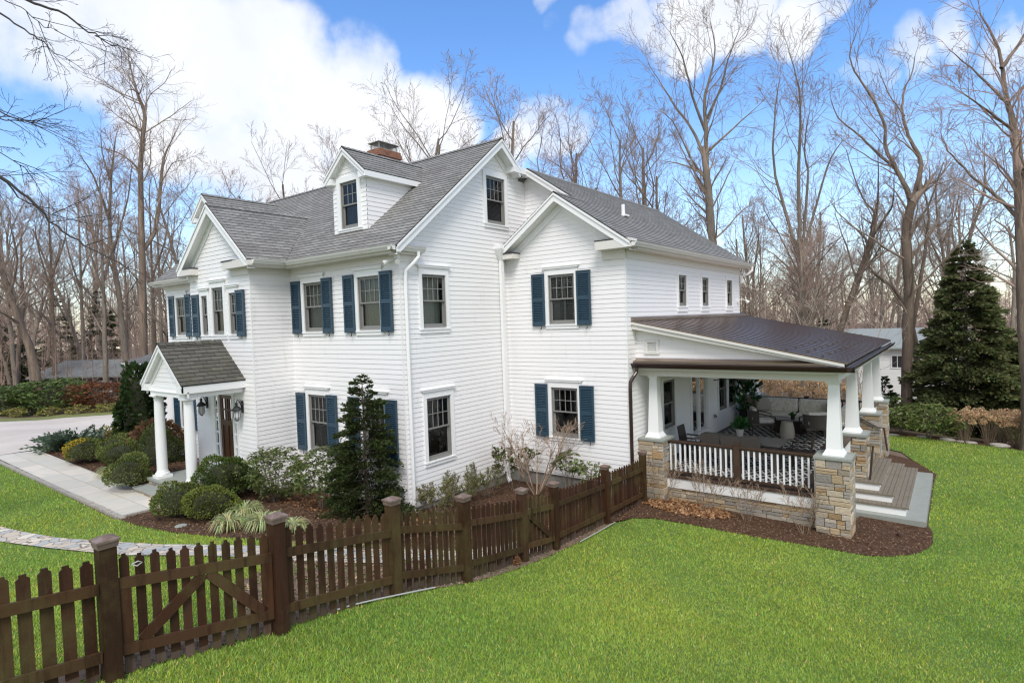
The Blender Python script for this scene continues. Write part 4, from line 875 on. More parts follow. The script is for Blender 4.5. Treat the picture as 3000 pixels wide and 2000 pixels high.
# ------------------------------------------------------------------ things on the house
for c in (-5.04, -7.02):
    t = thing('wall_lantern', (c, -1.18, 2.3), 'black carriage lantern right of the front door' if c > -6 else 'black carriage lantern left of the front door behind a column', 'lantern', 'lanterns by the front door')
    b = MB(); b.box(c - .05, c + .05, -1.20, -1.175, 2.30, 2.62); b.tube([(c, -1.2, 2.42), (c, -1.25, 2.60), (c, -1.31, 2.66), (c, -1.34, 2.62)], .011, 6)
    b.tube([(c, -1.2, 2.58), (c, -1.24, 2.66), (c, -1.28, 2.62), (c, -1.25, 2.57)], .008, 5); b.build('bracket', M['iron'], t)
    b = MB(); b.lathe((c, -1.34, 2.12), [(.02, 0), (.05, .02), (.082, .09), (.072, .26)], 8); b.build('glass', M['lampglass'], t)
    b = MB(); b.lathe((c, -1.34, 2.38), [(.125, 0), (.13, .012), (.08, .085), (.03, .12), (.028, .16), (.04, .18), (.01, .23)], 10); b.lathe((c, -1.34, 2.09), [(.005, 0), (.03, .02), (.045, .035)], 8)
    for k in range(6): a = k * PI / 3; b.tube([(c + .05 * math.cos(a), -1.34 + .05 * math.sin(a), 2.13), (c + .085 * math.cos(a), -1.34 + .085 * math.sin(a), 2.21), (c + .075 * math.cos(a), -1.34 + .075 * math.sin(a), 2.38)], .006, 4)
    b.build('lantern_cage', M['iron'], t)
t = thing('floodlight', (.03, -.03, 6.0), 'white twin floodlight under the eave at the house corner', 'floodlight')
b = MB(); b.cbox((.0, -.05, 6.0), .10, .08, .10); b.build('base', M['bulb'], t)
for p in ((-.20, -.28), (.20, -.22)):
    a = V((p[0] * .3, -.08, 6.0)); e = V((p[0], p[1], 5.90)); b = MB(); b.tube([a, a + (e - a) * .5, a + (e - a) * .52, e], [.018, .022, .035, .065], 10); b.build('lamp_head', M['bulb'], t)
t = thing('security_light', (3.72, 13.1, 4.95), 'white wall light at the far end of the wing wall above the porch roof', 'wall light')
b = MB(); b.cbox((3.71, 13.1, 4.9), .06, .1, .12); b.tube([(3.72, 13.1, 4.97), (3.85, 13.15, 5.0), (3.97, 13.2, 4.93)], .012, 6); b.build('bracket', M['bulb'], t)
b = MB(); b.tube([(3.95, 13.2, 4.95), (4.02, 13.25, 4.88)], [.03, .065], 10); b.build('lamp_head', M['bulb'], t)
t = thing('wall_outlet', (3.70, 10.25, 1.1), 'small round brown fitting on the porch wall between the doors and windows', 'outlet')
b = MB(); b.lathe((0, 0, 0), [(.06, 0), (.06, .03), (.04, .06)], 12); b.v = [(3.685 + v[2], 10.25 + v[0], 1.11 + v[1]) for v in b.v]; b.build('cover', M['brown_metal'], t)
b = MB(); b.lathe((0, 0, 0), [(.025, .06), (.03, .08), (.01, .085)], 10); b.v = [(3.685 + v[2], 10.25 + v[0], 1.11 + v[1]) for v in b.v]; b.build('knob', M['iron'], t)
# ------------------------------------------------------------------ porch furniture
FZ = .525
b = MB(); b.box(3.85, 6.95, 9.05, 12.95, FZ + .002, FZ + .014); tag(b.build('lattice_rug', M['rug']), 'black and white lattice rug under the sofa and armchairs', 'rug')
b = MB(); b.box(3.95, 7.25, 5.0, 8.05, FZ + .002, FZ + .014); tag(b.build('lattice_rug', M['rug']), 'black and white lattice rug under the dining table', 'rug')
t = thing('dining_table', (5.63, 6.35, FZ), 'long grey slate topped dining table on the porch behind the railing', 'dining table')
b = MB(); b.box(4.57, 6.69, 5.92, 6.80, 1.215, 1.265); b.build('table_top', M['slate'], t)
b = MB(); b.box(4.70, 6.56, 6.0, 6.72, 1.13, 1.213); b.build('apron', M['wicker'], t)
for x in (4.72, 6.54):
    for y in (6.04, 6.68): b = MB(); b.cbox((x, y, FZ), .08, .08, .605); b.build('leg', M['wicker'], t)
def dchair(wood=False):
    t = thing('dining_chair', (0, 0, 0), 'x', 'chair', 'chairs round the porch dining table'); m = M['darkwood'] if wood else M['wicker']
    for x in (-.2, .2):
        for y in (-.2, .2): b = MB(); b.cbox((x, y, 0), .05, .05, .42); b.build('leg', m, t)
    b = MB(); b.box(-.25, .25, -.24, .24, .42, .47); b.build('seat', m, t)
    b = MB(); b.extr([(-.24, -.25, .47), (.24, -.25, .47), (.22, -.33, .93), (-.22, -.33, .93)], (0, .035, 0)); b.build('backrest', m, t)
    for x in (-.26, .26): b = MB(); b.tube([(x, -.24, .64), (x, .2, .64), (x, .22, .45)], .022, 5); b.build('armrest', m, t)
    return t
def place(o, x, y, z, rz, label=None):
    o.location = (x, y, z); o.rotation_euler.z = rz
    if label: o['label'] = label
    return o
w0 = dchair()
place(w0, 5.08, 5.98, FZ, 0, 'woven dining chair nearest the house of the three backing onto the railing')
place(copy_tree(w0), 5.57, 5.95, FZ, .03, 'middle woven dining chair of the three backing onto the porch railing')
place(copy_tree(w0), 6.07, 5.98, FZ, -.03, 'woven dining chair backing onto the railing beside the brown railing post on the step side')
w1 = dchair(True); place(w1, 4.32, 6.45, FZ, -PI / 2, 'dark wood dining chair at the house end of the table')
place(copy_tree(w1), 6.98, 6.75, FZ, PI / 2 + .1, 'dark wood dining chair at the step end of the table')
def cushion(mb, x0, x1, y0, y1, z0, z1, r=.06):
    R = []
    for k, (f, z) in enumerate(((.88, z0), (.97, z0 + (z1 - z0) * .18), (1, z0 + (z1 - z0) * .5), (.97, z0 + (z1 - z0) * .82), (.86, z1))):
        cx, cy, hx, hy = (x0 + x1) / 2, (y0 + y1) / 2, (x1 - x0) / 2, (y1 - y0) / 2; ring = []
        for i in range(20):
            a = 2 * PI * i / 20; c, s_ = math.cos(a), math.sin(a); p = .28
            ring.append(V((cx + (hx - (1 - f) * min(hx, hy)) * math.copysign(abs(c) ** p, c), cy + (hy - (1 - f) * min(hx, hy)) * math.copysign(abs(s_) ** p, s_), z)))
        R.append(ring)
    mb.loft(R)
t = thing('sectional_sofa', (5.8, 12.8, FZ), 'cream cushioned sectional sofa along the back railing of the porch', 'sofa')
b = MB(); b.box(4.25, 7.55, 12.2, 13.15, FZ, .86); b.box(4.25, 7.55, 13.05, 13.2, .86, 1.2); b.box(4.18, 4.3, 12.25, 13.2, FZ, 1.1); b.box(7.42, 7.55, 11.2, 13.2, FZ, 1.18); b.box(6.75, 7.42, 11.2, 12.2, FZ, .86); b.build('frame', M['wicker'], t)
for x0, x1 in ((4.32, 5.68), (5.70, 6.72)): b = MB(); cushion(b, x0, x1, 12.15, 12.95, .86, 1.02); b.build('seat_cushion', M['cream'], t, True)
b = MB(); cushion(b, 6.74, 7.42, 11.15, 12.95, .86, 1.02); b.build('seat_cushion', M['cream'], t, True)
for x0, x1 in ((4.5, 5.72), (5.74, 6.95)): b = MB(); cushion(b, x0, x1, 12.78, 13.04, 1.02, 1.45); b.build('back_cushion', M['cream'], t, True)
b = MB(); cushion(b, 7.2, 7.42, 11.3, 12.7, 1.02, 1.42); b.build('back_cushion', M['cream'], t, True)
def pillow(x, y, z, rz, label):
    b = MB(); R = []
    for f, yy in ((.55, -.09), (.85, -.07), (1, 0), (.85, .07), (.55, .09)):
        R.append([V((.25 * f * math.copysign(abs(math.cos(a)) ** .45, math.cos(a)), yy, .25 * f * math.copysign(abs(math.sin(a)) ** .45, math.sin(a)))) for a in [2 * PI * i / 20 for i in range(20)]])
    b.loft(R); o = b.build('throw_pillow', M['pilw'], None, True); o.location = (x, y, z); o.rotation_euler = (-.35, 0, rz); tag(o, label, 'pillow', 'pillows on the porch sofa')
M['pilw'] = mat('taupe_pillow', (.40, .375, .33), .9, bump=.2, bscale=90)
pillow(4.62, 12.62, 1.25, .5, 'taupe pillow at the house end of the cream sofa'); pillow(6.85, 12.6, 1.25, -.3, 'taupe pillow near the corner of the cream sofa')
t = thing('coffee_table', (5.75, 11.5, FZ), 'low dark coffee table with a grey top before the cream sofa', 'coffee table')
b = MB(); b.box(5.16, 6.35, 11.2, 11.8, .95, .99); b.build('table_top', M['slate'], t)
b = MB(); b.box(5.3, 6.2, 11.3, 11.7, FZ + .01, .949); b.build('base', M['darkwood'], t)
t = thing('side_table', (5.88, 10.42, FZ), 'woven cream drum side table between the two armchairs', 'side table')
b = MB(); b.lathe((5.88, 10.42, FZ + .014), [(.16, 0), (.20, .03), (.215, .15), (.20, .35), (.165, .50)], 24); b.build('drum', M['stool'], t, True)
b = MB(); b.lathe((5.88, 10.42, FZ + .5145), [(.17, 0), (.17, .02)], 24); b.build('table_top', M['stool'], t)
def leaves(name, m, pts, dirs, size, asp, parent, seed, cvar=(.7, 1.35), up=.0, hue=None):
    """one folded rhombus leaf at every point, along its direction"""
    r = np.random.default_rng(seed); P = np.asarray(pts, float); D = np.asarray(dirs, float); n = len(P)
    D = D / (np.linalg.norm(D, axis=1, keepdims=True) + 1e-9)
    s = size * r.uniform(.65, 1.3, (n, 1)); A = r.normal(size=(n, 3)); W = np.cross(D, A); W /= (np.linalg.norm(W, axis=1, keepdims=True) + 1e-9)
    w = W * s * asp; Q = np.stack([P, P + D * s * .5 + w, P + D * s, P + D * s * .5 - w], 1)
    v = r.uniform(cvar[0], cvar[1], (n, 1)); c = np.repeat(v, 3, 1) * np.array([1, 1, 1]); c = c * r.uniform(.85, 1.15, (n, 3))
    if hue is not None: c = c * hue
    return npmesh(name, m, Q.reshape(-1, 3), 4, parent, np.repeat(c, 4, axis=0))
def potplant(x, y, z, r_, h, pm, label, nl, ls, lh, m):
    t = thing('potted_plant', (x, y, z), label, 'plant')
    b = MB(); b.lathe((x, y, z), [(r_ * .78, 0), (r_, h * .9), (r_ * 1.03, h), (r_ * .9, h), (r_ * .85, h * .85)], 18); b.build('pot', M[pm], t)
    rg = np.random.default_rng(int(x * 100)); a = rg.uniform(0, 2 * PI, nl); e = rg.uniform(.35, 1.5, nl); D = np.stack([np.cos(a) * np.cos(e), np.sin(a) * np.cos(e), np.sin(e)], 1)
    P = np.array([x, y, z + h * .9]) + D * rg.uniform(0, lh, (nl, 1)); leaves('foliage', M[m], P, D, ls, .28, t, 5, (.6, 2.2))
potplant(5.55, 6.62, 1.266, .10, .19, 'pot', 'leafy green plant in a grey pot on the dining table', 70, .22, .18, 'fig'); potplant(5.86, 11.32, .992, .07, .13, 'potd', 'small plant in a black pot on the coffee table', 40, .09, .06, 'fig')
t = thing('fig_tree', (4.05, 12.62, FZ), 'tall dark green fig plant in a black pot at the end of the sofa', 'plant')
b = MB(); b.lathe((4.02, 12.6, FZ + .015), [(.17, 0), (.22, .42), (.23, .45), (.2, .45)], 16); b.build('pot', M['potd'], t)
b = MB(); b.tube([(4.02, 12.6, .9), (4.05, 12.6, 1.5), (4.0, 12.62, 2.0)], .02, 6); b.build('stem', M['bark'], t)
rg = np.random.default_rng(8); P = np.stack([4.05 + rg.normal(0, .17, 150), 12.6 + rg.normal(0, .17, 150), rg.uniform(1.05, 2.15, 150)], 1); leaves('foliage', M['fig'], P, P - np.array([4.03, 12.6, 1.4]) + rg.normal(0, .15, (150, 3)), .24, .33, t, 9, (.5, 2.0))
def armchair():
    t = thing('armchair', (0, 0, 0), 'x', 'armchair', 'woven armchairs on the porch')
    for x in (-.3, .3):
        for y in (-.3, .32): b = MB(); b.tube([(x * 1.0, y, .36), (x * 1.12, y * 1.12, 0)], [.028, .016], 6); b.build('leg', M['darkwood'], t)
    b = MB(); b.box(-.34, .34, -.34, .36, .33, .39); b.build('seat', M['wicker'], t)
    b = MB(); n = 14; R = []
    for i in range(n + 1):
        a = PI * (1.08 + .84 * i / n); R.append((V((.36 * math.cos(a) * 1.02, .36 * math.sin(a) * 1.0 - .03, 0))))
    for p, q in zip(R, R[1:]): b.poly([p + Z * .39, q + Z * .39, q * 1.14 + Z * .80, p * 1.14 + Z * .80]); b.poly([p * .96 + Z * .39, q * .96 + Z * .39, q * 1.1 + Z * .80, p * 1.1 + Z * .80][::-1]); b.poly([p * 1.14 + Z * .80, q * 1.14 + Z * .80, q * 1.1 + Z * .8, p * 1.1 + Z * .8])
    b.build('backrest', M['wicker'], t)
    for x in (-1, 1): b = MB(); b.tube([(x * .40, -.15, .72), (x * .39, .15, .66), (x * .36, .36, .60), (x * .34, .36, .36)], .02, 6); b.build('armrest', M['darkwood'], t)
    b = MB(); cushion(b, -.3, .3, -.28, .36, .39, .50); b.build('seat_cushion', M['cream'], t, True)
    b = MB(); cushion(b, -.28, .28, -.33, -.17, .50, .86); b.build('back_cushion', M['cream'], t, True)
    return t
a0 = armchair(); place(a0, 5.02, 10.82, FZ + .014, -1.15, 'woven armchair with cream cushions turned to the sofa, on the house side')
place(copy_tree(a0), 6.62, 10.72, FZ + .014, .45, 'woven armchair with cream cushions seen from behind, near the steps')
t = thing('ceiling_fan', (5.4, 6.9, 2.7), 'dark ceiling fan hanging under the porch roof', 'ceiling fan')
b = MB(); b.tube([(5.4, 6.9, 3.12), (5.4, 6.9, 2.85)], .02, 8); b.lathe((5.4, 6.9, 2.70), [(.05, 0), (.10, .04), (.11, .12), (.05, .17)], 14); b.build('motor', M['iron'], t)
for k in range(5):
    a = .35 + k * 2 * PI / 5; c, s_ = math.cos(a), math.sin(a); u = V((c, s_, 0)); w = V((-s_, c, 0)); o = V((5.4, 6.9, 2.76)); b = MB()
    b.extr([o + u * .1 + w * .05, o + u * .66 + w * .085, o + u * .70 - w * .02, o + u * .66 - w * .085 - Z * .03, o + u * .1 - w * .05 - Z * .02], (0, 0, .012)); b.build('blade', M['darkwood'], t)
# ------------------------------------------------------------------ the picket fence
FN = thing('picket_fence', (4.2, -2, .5), 'brown stained wooden picket fence with capped posts and two gates', 'fence')
POSTS = [(4.03, -9.1), (4.13, -7.27), (4.37, -5.8), (4.33, -4.18), (4.41, -2.92), (4.13, -1.14), (4.11, -.11), (4.04, 2.0), (4.0, 3.98)]
FR = random.Random(12)
def fcol(mb, k=1.0):
    v = FR.uniform(.72, 1.3) * k; mb.col = (v * FR.uniform(.92, 1.08), v, v * FR.uniform(.9, 1.1))
def fpost(x, y):
    z = terr(x, y) - .1; h = 1.36; b = MB(); fcol(b); b.cbox((x, y, z), .135, .135, h); p = b.build('post', M['fence'], FN)
    b = MB(); b.cbox((x, y, z + h - .06), .155, .155, .02); b.cbox((x, y, z + h - .04), .162, .162, .03); b.cbox((x, y, z + h - .01), .185, .185, .02); b.cbox((x, y, z + h + .01), .18, .18, .03, 0, .2); b.build('post_cap', M['fence_cap'], p)
for p in POSTS: fpost(*p)
def picket(mb, p, d, z0, z1, w=.088, th=.02, nrm=None):
    a = p - d * w / 2; c = .022
    pts = [a + Z * z0, a + d * w + Z * z0, a + d * w + Z * (z1 - .04), a + d * (w - c) + Z * (z1 - .022), a + d * (w - c) + Z * z1, a + d * c + Z * z1, a + d * c + Z * (z1 - .022), a + Z * (z1 - .04)]
    mb.extr(pts, nrm * th)
def panel(i, npk, kind='panel'):
    (x0, y0), (x1, y1) = POSTS[i], POSTS[i + 1]; a = V((x0, y0, 0)); c = V((x1, y1, 0)); d = (c - a).normalized(); nrm = V((d.y, -d.x, 0)); L_ = (c - a).length
    if nrm.x < 0: nrm = -nrm
    a = a + d * .075; c = c - d * .075; L_ -= .15; za, zc = terr(x0, y0), terr(x1, y1); zz = lambda t: za + (zc - za) * t
    rg = random.Random(i); b = MB()
    for k in range(npk):
        t = (k + .5) / npk; p = a + d * L_ * t - nrm * .022; fcol(b); zb_ = zz(t) + .03 + rg.uniform(-.02, .01); zm_ = zz(t) + .13 + rg.uniform(-.05, .05); w_ = L_ / npk * (.62 if npk < 12 else .66); d2 = (d + Z * rg.uniform(-.012, .012)).normalized(); picket(b, p + d * rg.uniform(-.006, .006), d2, zm_, zz(t) + 1.10 + rg.uniform(-.014, .014), w_, .02, nrm)
        k0 = b.col; b.col = (k0[0] * 1.5 + .45, k0[1] * 1.9 + .9, k0[2] * 2.4 + 1.4); a_ = p - d * w_ / 2; b.extr([a_ + Z * zb_, a_ + d * w_ + Z * zb_, a_ + d * w_ + Z * zm_, a_ + Z * zm_], nrm * .0195); b.col = k0
    P_ = b.build('fence_panel' if kind == 'panel' else 'gate', M['fence'], FN)
    off = .004
    for zr in (.20, .80):
        b = MB(); fcol(b, 1.35); b.col = (b.col[0], b.col[1] * 1.15, b.col[2]); q = a + nrm * off; b.extr([q + Z * (zz(0) + zr), q + d * L_ + Z * (zz(1) + zr), q + d * L_ + Z * (zz(1) + zr + .095), q + Z * (zz(0) + zr + .095)], nrm * .036); b.build('rail', M['fence'], P_)
    def brace(t0, h0, t1, h1, w=.10):
        q0 = a + d * L_ * t0 + nrm * (off + .003); q1 = a + d * L_ * t1 + nrm * (off + .003); b = MB(); fcol(b, 1.05)
        p0 = q0 + Z * (zz(t0) + h0); p1 = q1 + Z * (zz(t1) + h1); e = (p1 - p0).normalized(); s_ = nrm.cross(e).normalized() * w / 2
        b.extr([p0 - s_, p1 - s_, p1 + s_, p0 + s_], nrm * .030); b.build('brace', M['fence'], P_)
    if kind == 'gate':
        for t in (.035, .965): brace(t, .22, t, .87, .10)
        if i == 1: brace(.12, .30, .52, .80); brace(.55, .80, .93, .29)
        else: brace(.08, .80, .93, .28)
        b = MB()
        for z in (.30, .82): b.box(c.x - .05, c.x + .0, c.y - .06, c.y + .05, zz(1) + z, zz(1) + z + .06)
        b.build('hinge', M['iron'], P_)
panel(0, 12); panel(1, 11, 'gate'); panel(2, 11); panel(3, 10); panel(4, 12); panel(5, 7, 'gate'); panel(6, 16); panel(7, 15)
b = MB(); q = V((4.19, -7.12, terr(4.13, -7.2) + 1.0)); b.tube([q + V((.01, .02, 0)), q + V((.03, .06, -.02)), q + V((.03, .1, 0)), q + V((.03, .07, .02)), q + V((.01, .03, .005))], .006, 5)
tag(b.build('gate_tie', M['pvc']), 'white cord loop tying the large gate to its post', 'cord')
for nm, pts, lab in (('lawn_edging', [(4.33, -5.08), (4.33, -4.84), (4.37, -4.5), (4.43, -4.0), (4.46, -3.6)], 'bent white edging strip lying by the fence left of the small gate'), ('lawn_edging', [(4.28, .5), (4.24, 1.3), (4.2, 2.1)], 'straight white edging pipe on the soil strip near the porch')):
    b = MB(); b.tube([(x, y, terr(x, y) + .045) for x, y in pts], .010, 6); tag(b.build(nm, M['pvc']), lab, 'edging')
# ------------------------------------------------------------------ shrubs
def unit(r, n):
    a = r.normal(size=(n, 3)); return a / np.linalg.norm(a, axis=1, keepdims=True)
def bumpy(d, seed, amp=.16, k=3.2):
    r = np.random.default_rng(seed); s = np.zeros(len(d))
    for i in range(7):
        v = unit(r, 1)[0]; s += np.sin(d @ v * k * r.uniform(.8, 2.2) + r.uniform(0, 6)) / 7 * 2.2
    return 1 + amp * s
def mound(x, y, rx, ry, h, m, label, seed, n=2600, ls=.06, asp=.30, rot=0, name='clipped_shrub', cat='shrub', group=None, hue=None, z=None, amp=.25, core=True, tip=None):
    zb = terr(x, y) if z is None else z
    t = thing(name, (x, y, zb), label, cat, group); r = np.random.default_rng(seed)
    d = unit(r, n); d[:, 2] = np.abs(d[:, 2]) * 1.0 - .25; d /= np.linalg.norm(d, axis=1, keepdims=True)
    k = bumpy(d, seed, amp) * (1 - np.abs(r.normal(0, .07, n)))
    S = np.array([rx, ry, h * .62]); c = np.array([x, y, zb + h * .42]); P = c + d * S * k[:, None]; P[:, 2] = np.maximum(P[:, 2], zb + .03)
    D = d + r.normal(0, .55, (n, 3)) + np.array([0, 0, .25])
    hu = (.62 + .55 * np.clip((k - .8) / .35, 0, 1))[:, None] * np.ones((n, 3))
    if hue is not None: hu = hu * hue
    if tip is not None:
        w = np.clip((d @ np.array(tip[0])) * 2 - .7, 0, 1)[:, None] * (r.random((n, 1)) < .7); hu = hu * (1 - w) + np.array(tip[1]) * w
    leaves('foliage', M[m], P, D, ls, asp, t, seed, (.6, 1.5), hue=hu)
    if core:  # added solid core, stops light passing through the leaves
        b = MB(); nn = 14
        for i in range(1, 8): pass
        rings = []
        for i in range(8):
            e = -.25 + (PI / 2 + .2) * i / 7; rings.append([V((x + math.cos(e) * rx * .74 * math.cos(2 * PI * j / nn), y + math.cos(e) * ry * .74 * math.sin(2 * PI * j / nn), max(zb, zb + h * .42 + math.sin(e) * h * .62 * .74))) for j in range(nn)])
        b.loft(rings); b.build('shade_core', M['core'], t)
    return t
M['core'] = mat('shade_core_dark', (.03, .032, .016), 1)  # inner shade put into the colour of the added core
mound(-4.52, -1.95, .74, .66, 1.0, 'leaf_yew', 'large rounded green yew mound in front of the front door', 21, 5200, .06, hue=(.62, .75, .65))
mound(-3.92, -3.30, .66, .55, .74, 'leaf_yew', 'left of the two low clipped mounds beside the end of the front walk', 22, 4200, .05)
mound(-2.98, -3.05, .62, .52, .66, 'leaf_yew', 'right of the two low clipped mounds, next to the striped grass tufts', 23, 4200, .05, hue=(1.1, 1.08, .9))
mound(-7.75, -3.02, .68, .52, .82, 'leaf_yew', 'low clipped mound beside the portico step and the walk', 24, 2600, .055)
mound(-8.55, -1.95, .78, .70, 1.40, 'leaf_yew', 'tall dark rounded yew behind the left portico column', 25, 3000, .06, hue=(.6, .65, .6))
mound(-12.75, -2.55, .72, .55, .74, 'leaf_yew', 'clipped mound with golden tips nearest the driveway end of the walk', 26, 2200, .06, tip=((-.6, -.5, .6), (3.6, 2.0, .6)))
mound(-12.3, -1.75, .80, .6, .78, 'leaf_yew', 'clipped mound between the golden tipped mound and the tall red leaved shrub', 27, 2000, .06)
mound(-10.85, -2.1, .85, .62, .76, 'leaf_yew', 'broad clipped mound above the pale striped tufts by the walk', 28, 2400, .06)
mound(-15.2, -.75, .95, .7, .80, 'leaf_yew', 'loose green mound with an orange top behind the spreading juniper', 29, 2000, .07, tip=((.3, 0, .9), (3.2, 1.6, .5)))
mound(-11.6, -.75, 1.05, .75, 1.35, 'leaf_red', 'reddish green rhododendron against the wall left of the portico', 30, 1500, .13, .32, name='red_shrub')
mound(-13.5, -.55, .82, .72, 3.0, 'leaf_con', 'tall dark broad leaved holly at the left corner of the house', 31, 3000, .15, .36, name='dark_holly', hue=(.75, .95, .85), amp=.34)
def stems(mb, x, y, zb, r, n, h, sp, rad=.014):
    for i in range(n):
        a = r.uniform(0, 2 * PI); q = r.uniform(.2, 1) * sp; mb.tube([(x + .05 * math.cos(a), y + .05 * math.sin(a), zb - .03), (x + q * .45 * math.cos(a), y + q * .45 * math.sin(a), zb + h * .4), (x + q * math.cos(a), y + q * math.sin(a), zb + h * .85)], [rad, rad * .7, rad * .35], 5)
def rhodo(x, y, rx, h, label, seed, nw=130, ls=.11, m='leaf_rh', name='rhododendron', hue=None, lo=.25, sparse=0, group=None, cat='shrub', z=None):
    zb = terr(x, y) if z is None else z
    t = thing(name, (x, y, zb), label, cat, group); r = np.random.default_rng(seed); rg = random.Random(seed)
    b = MB(); stems(b, x, y, zb, rg, 9, h, rx * .8); b.build('stems', M['bark'], t)
    d = unit(r, nw); k = r.uniform(.55, 1, nw) ** .6 * bumpy(d, seed, .18); C = np.array([x, y, zb + h * (lo + (1 - lo) / 2)]) + d * np.array([rx, rx, h * (1 - lo) / 2]) * k[:, None]
    P = []; D = []; Q = 7
    for i in range(Q):
        a = r.uniform(0, 2 * PI, nw); e = r.uniform(-.7, .45, nw); dd = np.stack([np.cos(a) * np.cos(e), np.sin(a) * np.cos(e), np.sin(e)], 1); P.append(C + dd * .01); D.append(dd)
    leaves('foliage', M[m], np.concatenate(P), np.concatenate(D), ls, .17, t, seed, (.55, 1.9), hue=hue)
    return t
rhodo(-3.25, -1.40, .68, 1.36, 'full leafy rhododendron between the yew mound and the front windows', 41, 460, .10, lo=.1)
rhodo(-1.80, -1.05, .72, 1.42, 'open rhododendron with bare lower stems beside the small dark conifer', 42, 330, .10, lo=.25)
rhodo(2.2, 3.45, .42, 1.15, 'leggy rhododendron under the shuttered wing window by the fence', 43, 46, .13, lo=.55)
rhodo(2.85, 3.4, .40, .95, 'small drooping rhododendron touching the fence near the porch', 44, 36, .13, lo=.5)
rhodo(9.2, 18.2, 1.15, 1.35, 'pale green rhododendron left of the dried hydrangeas by the tree line', 45, 300, .17, hue=(1.15, 1.15, 1.1))
rhodo(8.2, 19.3, 1.0, 1.0, 'low green shrub at the foot of the big tree trunk', 46, 160, .17)
rhodo(7.6, 21.0, 1.0, 1.4, 'dark rhododendron behind the big tree trunk at the lawn edge', 47, 160, .18, hue=(.8, .85, .8))
rhodo(-33.4, -.3, 1.6, 1.75, 'grey green rhododendron hedge bush at the far left beyond the driveway', 48, 420, .24, m='leaf_rh', hue=(.85, .95, .9), lo=.0, group='hedge beyond the driveway')
rhodo(-33.2, 1.7, 2.2, 2.1, 'largest grey green rhododendron of the hedge beyond the driveway', 49, 650, .24, m='leaf_rh', hue=(.85, .95, .9), lo=.0, group='hedge beyond the driveway')
rhodo(-31.0, 3.6, 1.75, 1.8, 'red and green leaved shrub in the hedge beyond the driveway', 50, 520, .2, m='leaf_red', hue=(.95, .72, .7), lo=.0, group='hedge beyond the driveway')
rhodo(-29.5, 5.6, 1.6, 1.9, 'reddish shrub of the hedge partly hidden by the dark holly', 51, 420, .2, m='leaf_red', hue=(.8, .95, .7), lo=.0, group='hedge beyond the driveway')
for i, (x, y, l) in enumerate(((-31.8, -.2, 'first'), (-31.2, 1.2, 'second'), (-30.3, 2.3, 'third'), (-29.4, 3.4, 'fourth'), (-28.6, 4.6, 'fifth'))):
    rhodo(x, y, .6, .5, f'{l} low yellow leaved azalea from the left in front of the hedge', 60 + i, 70, .15, m='leaf_var', hue=(.62, .55, .35), lo=0, name='azalea', group='yellow azaleas before the hedge')
def spray_conifer(x, y, h, r0, label, m, seed, nwh, ls, name='conifer', droop=.25, hue=None, group=None, trunk='bark2', per=46, base=.03, power=.85, dens=1.0, z=None):
    zb = terr(x, y) if z is None else z
    t = thing(name, (x, y, zb), label, 'tree', group); r = np.random.default_rng(seed)
    b = MB(); b.tube([(x, y, zb - .1), (x, y, zb + h * .5), (x, y, zb + h * .97)], [h * .016, h * .010, .008], 7)
    P = []; D = []; HU = []
    for i in range(nwh):
        f = base + (1 - base) * (i + r.uniform(0, .8)) / nwh; z_ = zb + h * f; rr = r0 * (1 - f) ** power * r.uniform(.72, 1.14) + .03
        nb = max(3, int(5 + 5 * (1 - f)))
        for j in range(nb):
            a = r.uniform(0, 2 * PI); L_ = rr * r.uniform(.75, 1.1); dd = np.array([math.cos(a), math.sin(a), 0]); rise = .18 * L_ * (f - .2)
            np_ = max(8, int(per * L_ / r0 * dens)); s = np.sqrt(r.uniform(.08, 1, np_)); zz = rise * s * 2 - droop * L_ * s ** 2
            lat = np.cross(dd, [0, 0, 1]); w = r.normal(0, .17, np_) * L_ * (1.1 - s * .7)
            p = np.array([x, y, z_]) + dd * (L_ * s)[:, None] + lat * w[:, None] + np.stack([0 * s, 0 * s, zz + r.normal(0, .025 * L_ + .01, np_)], 1)
            P.append(p); D.append(dd * .9 + lat * (w / L_ * 2.5)[:, None] + np.stack([0 * s, 0 * s, .25 - droop * s * 1.3], 1) + r.normal(0, .28, (np_, 3)))
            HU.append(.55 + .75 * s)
            if j % 2 == 0: b.tube([(x, y, z_), tuple(np.array([x, y, z_ + rise - droop * L_ * .25]) + dd * L_ * .5), tuple(np.array([x, y, z_ + rise * 2 - droop * L_ * .8]) + dd * L_ * .9)], [.011 + .005 * h * (1 - f) * .3, .007, .003], 3)
    b.build('trunk', M[trunk], t)
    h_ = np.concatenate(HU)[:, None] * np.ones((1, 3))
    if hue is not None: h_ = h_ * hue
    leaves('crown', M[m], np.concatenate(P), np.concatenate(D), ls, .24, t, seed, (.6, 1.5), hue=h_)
    return t
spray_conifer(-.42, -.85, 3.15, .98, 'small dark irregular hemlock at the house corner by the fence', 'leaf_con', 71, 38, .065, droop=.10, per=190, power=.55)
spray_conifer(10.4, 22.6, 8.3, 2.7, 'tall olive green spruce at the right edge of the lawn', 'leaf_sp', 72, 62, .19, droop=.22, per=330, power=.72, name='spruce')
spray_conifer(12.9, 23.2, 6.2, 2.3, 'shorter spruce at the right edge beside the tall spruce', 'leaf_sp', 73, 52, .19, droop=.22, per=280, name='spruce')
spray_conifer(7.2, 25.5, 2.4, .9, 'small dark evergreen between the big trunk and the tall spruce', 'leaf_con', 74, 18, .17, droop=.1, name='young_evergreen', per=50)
spray_conifer(4.7, 24.0, 5.2, 1.3, 'dark holly like evergreen seen between the porch columns', 'leaf_con', 75, 20, .2, droop=.05, name='young_evergreen', per=44)
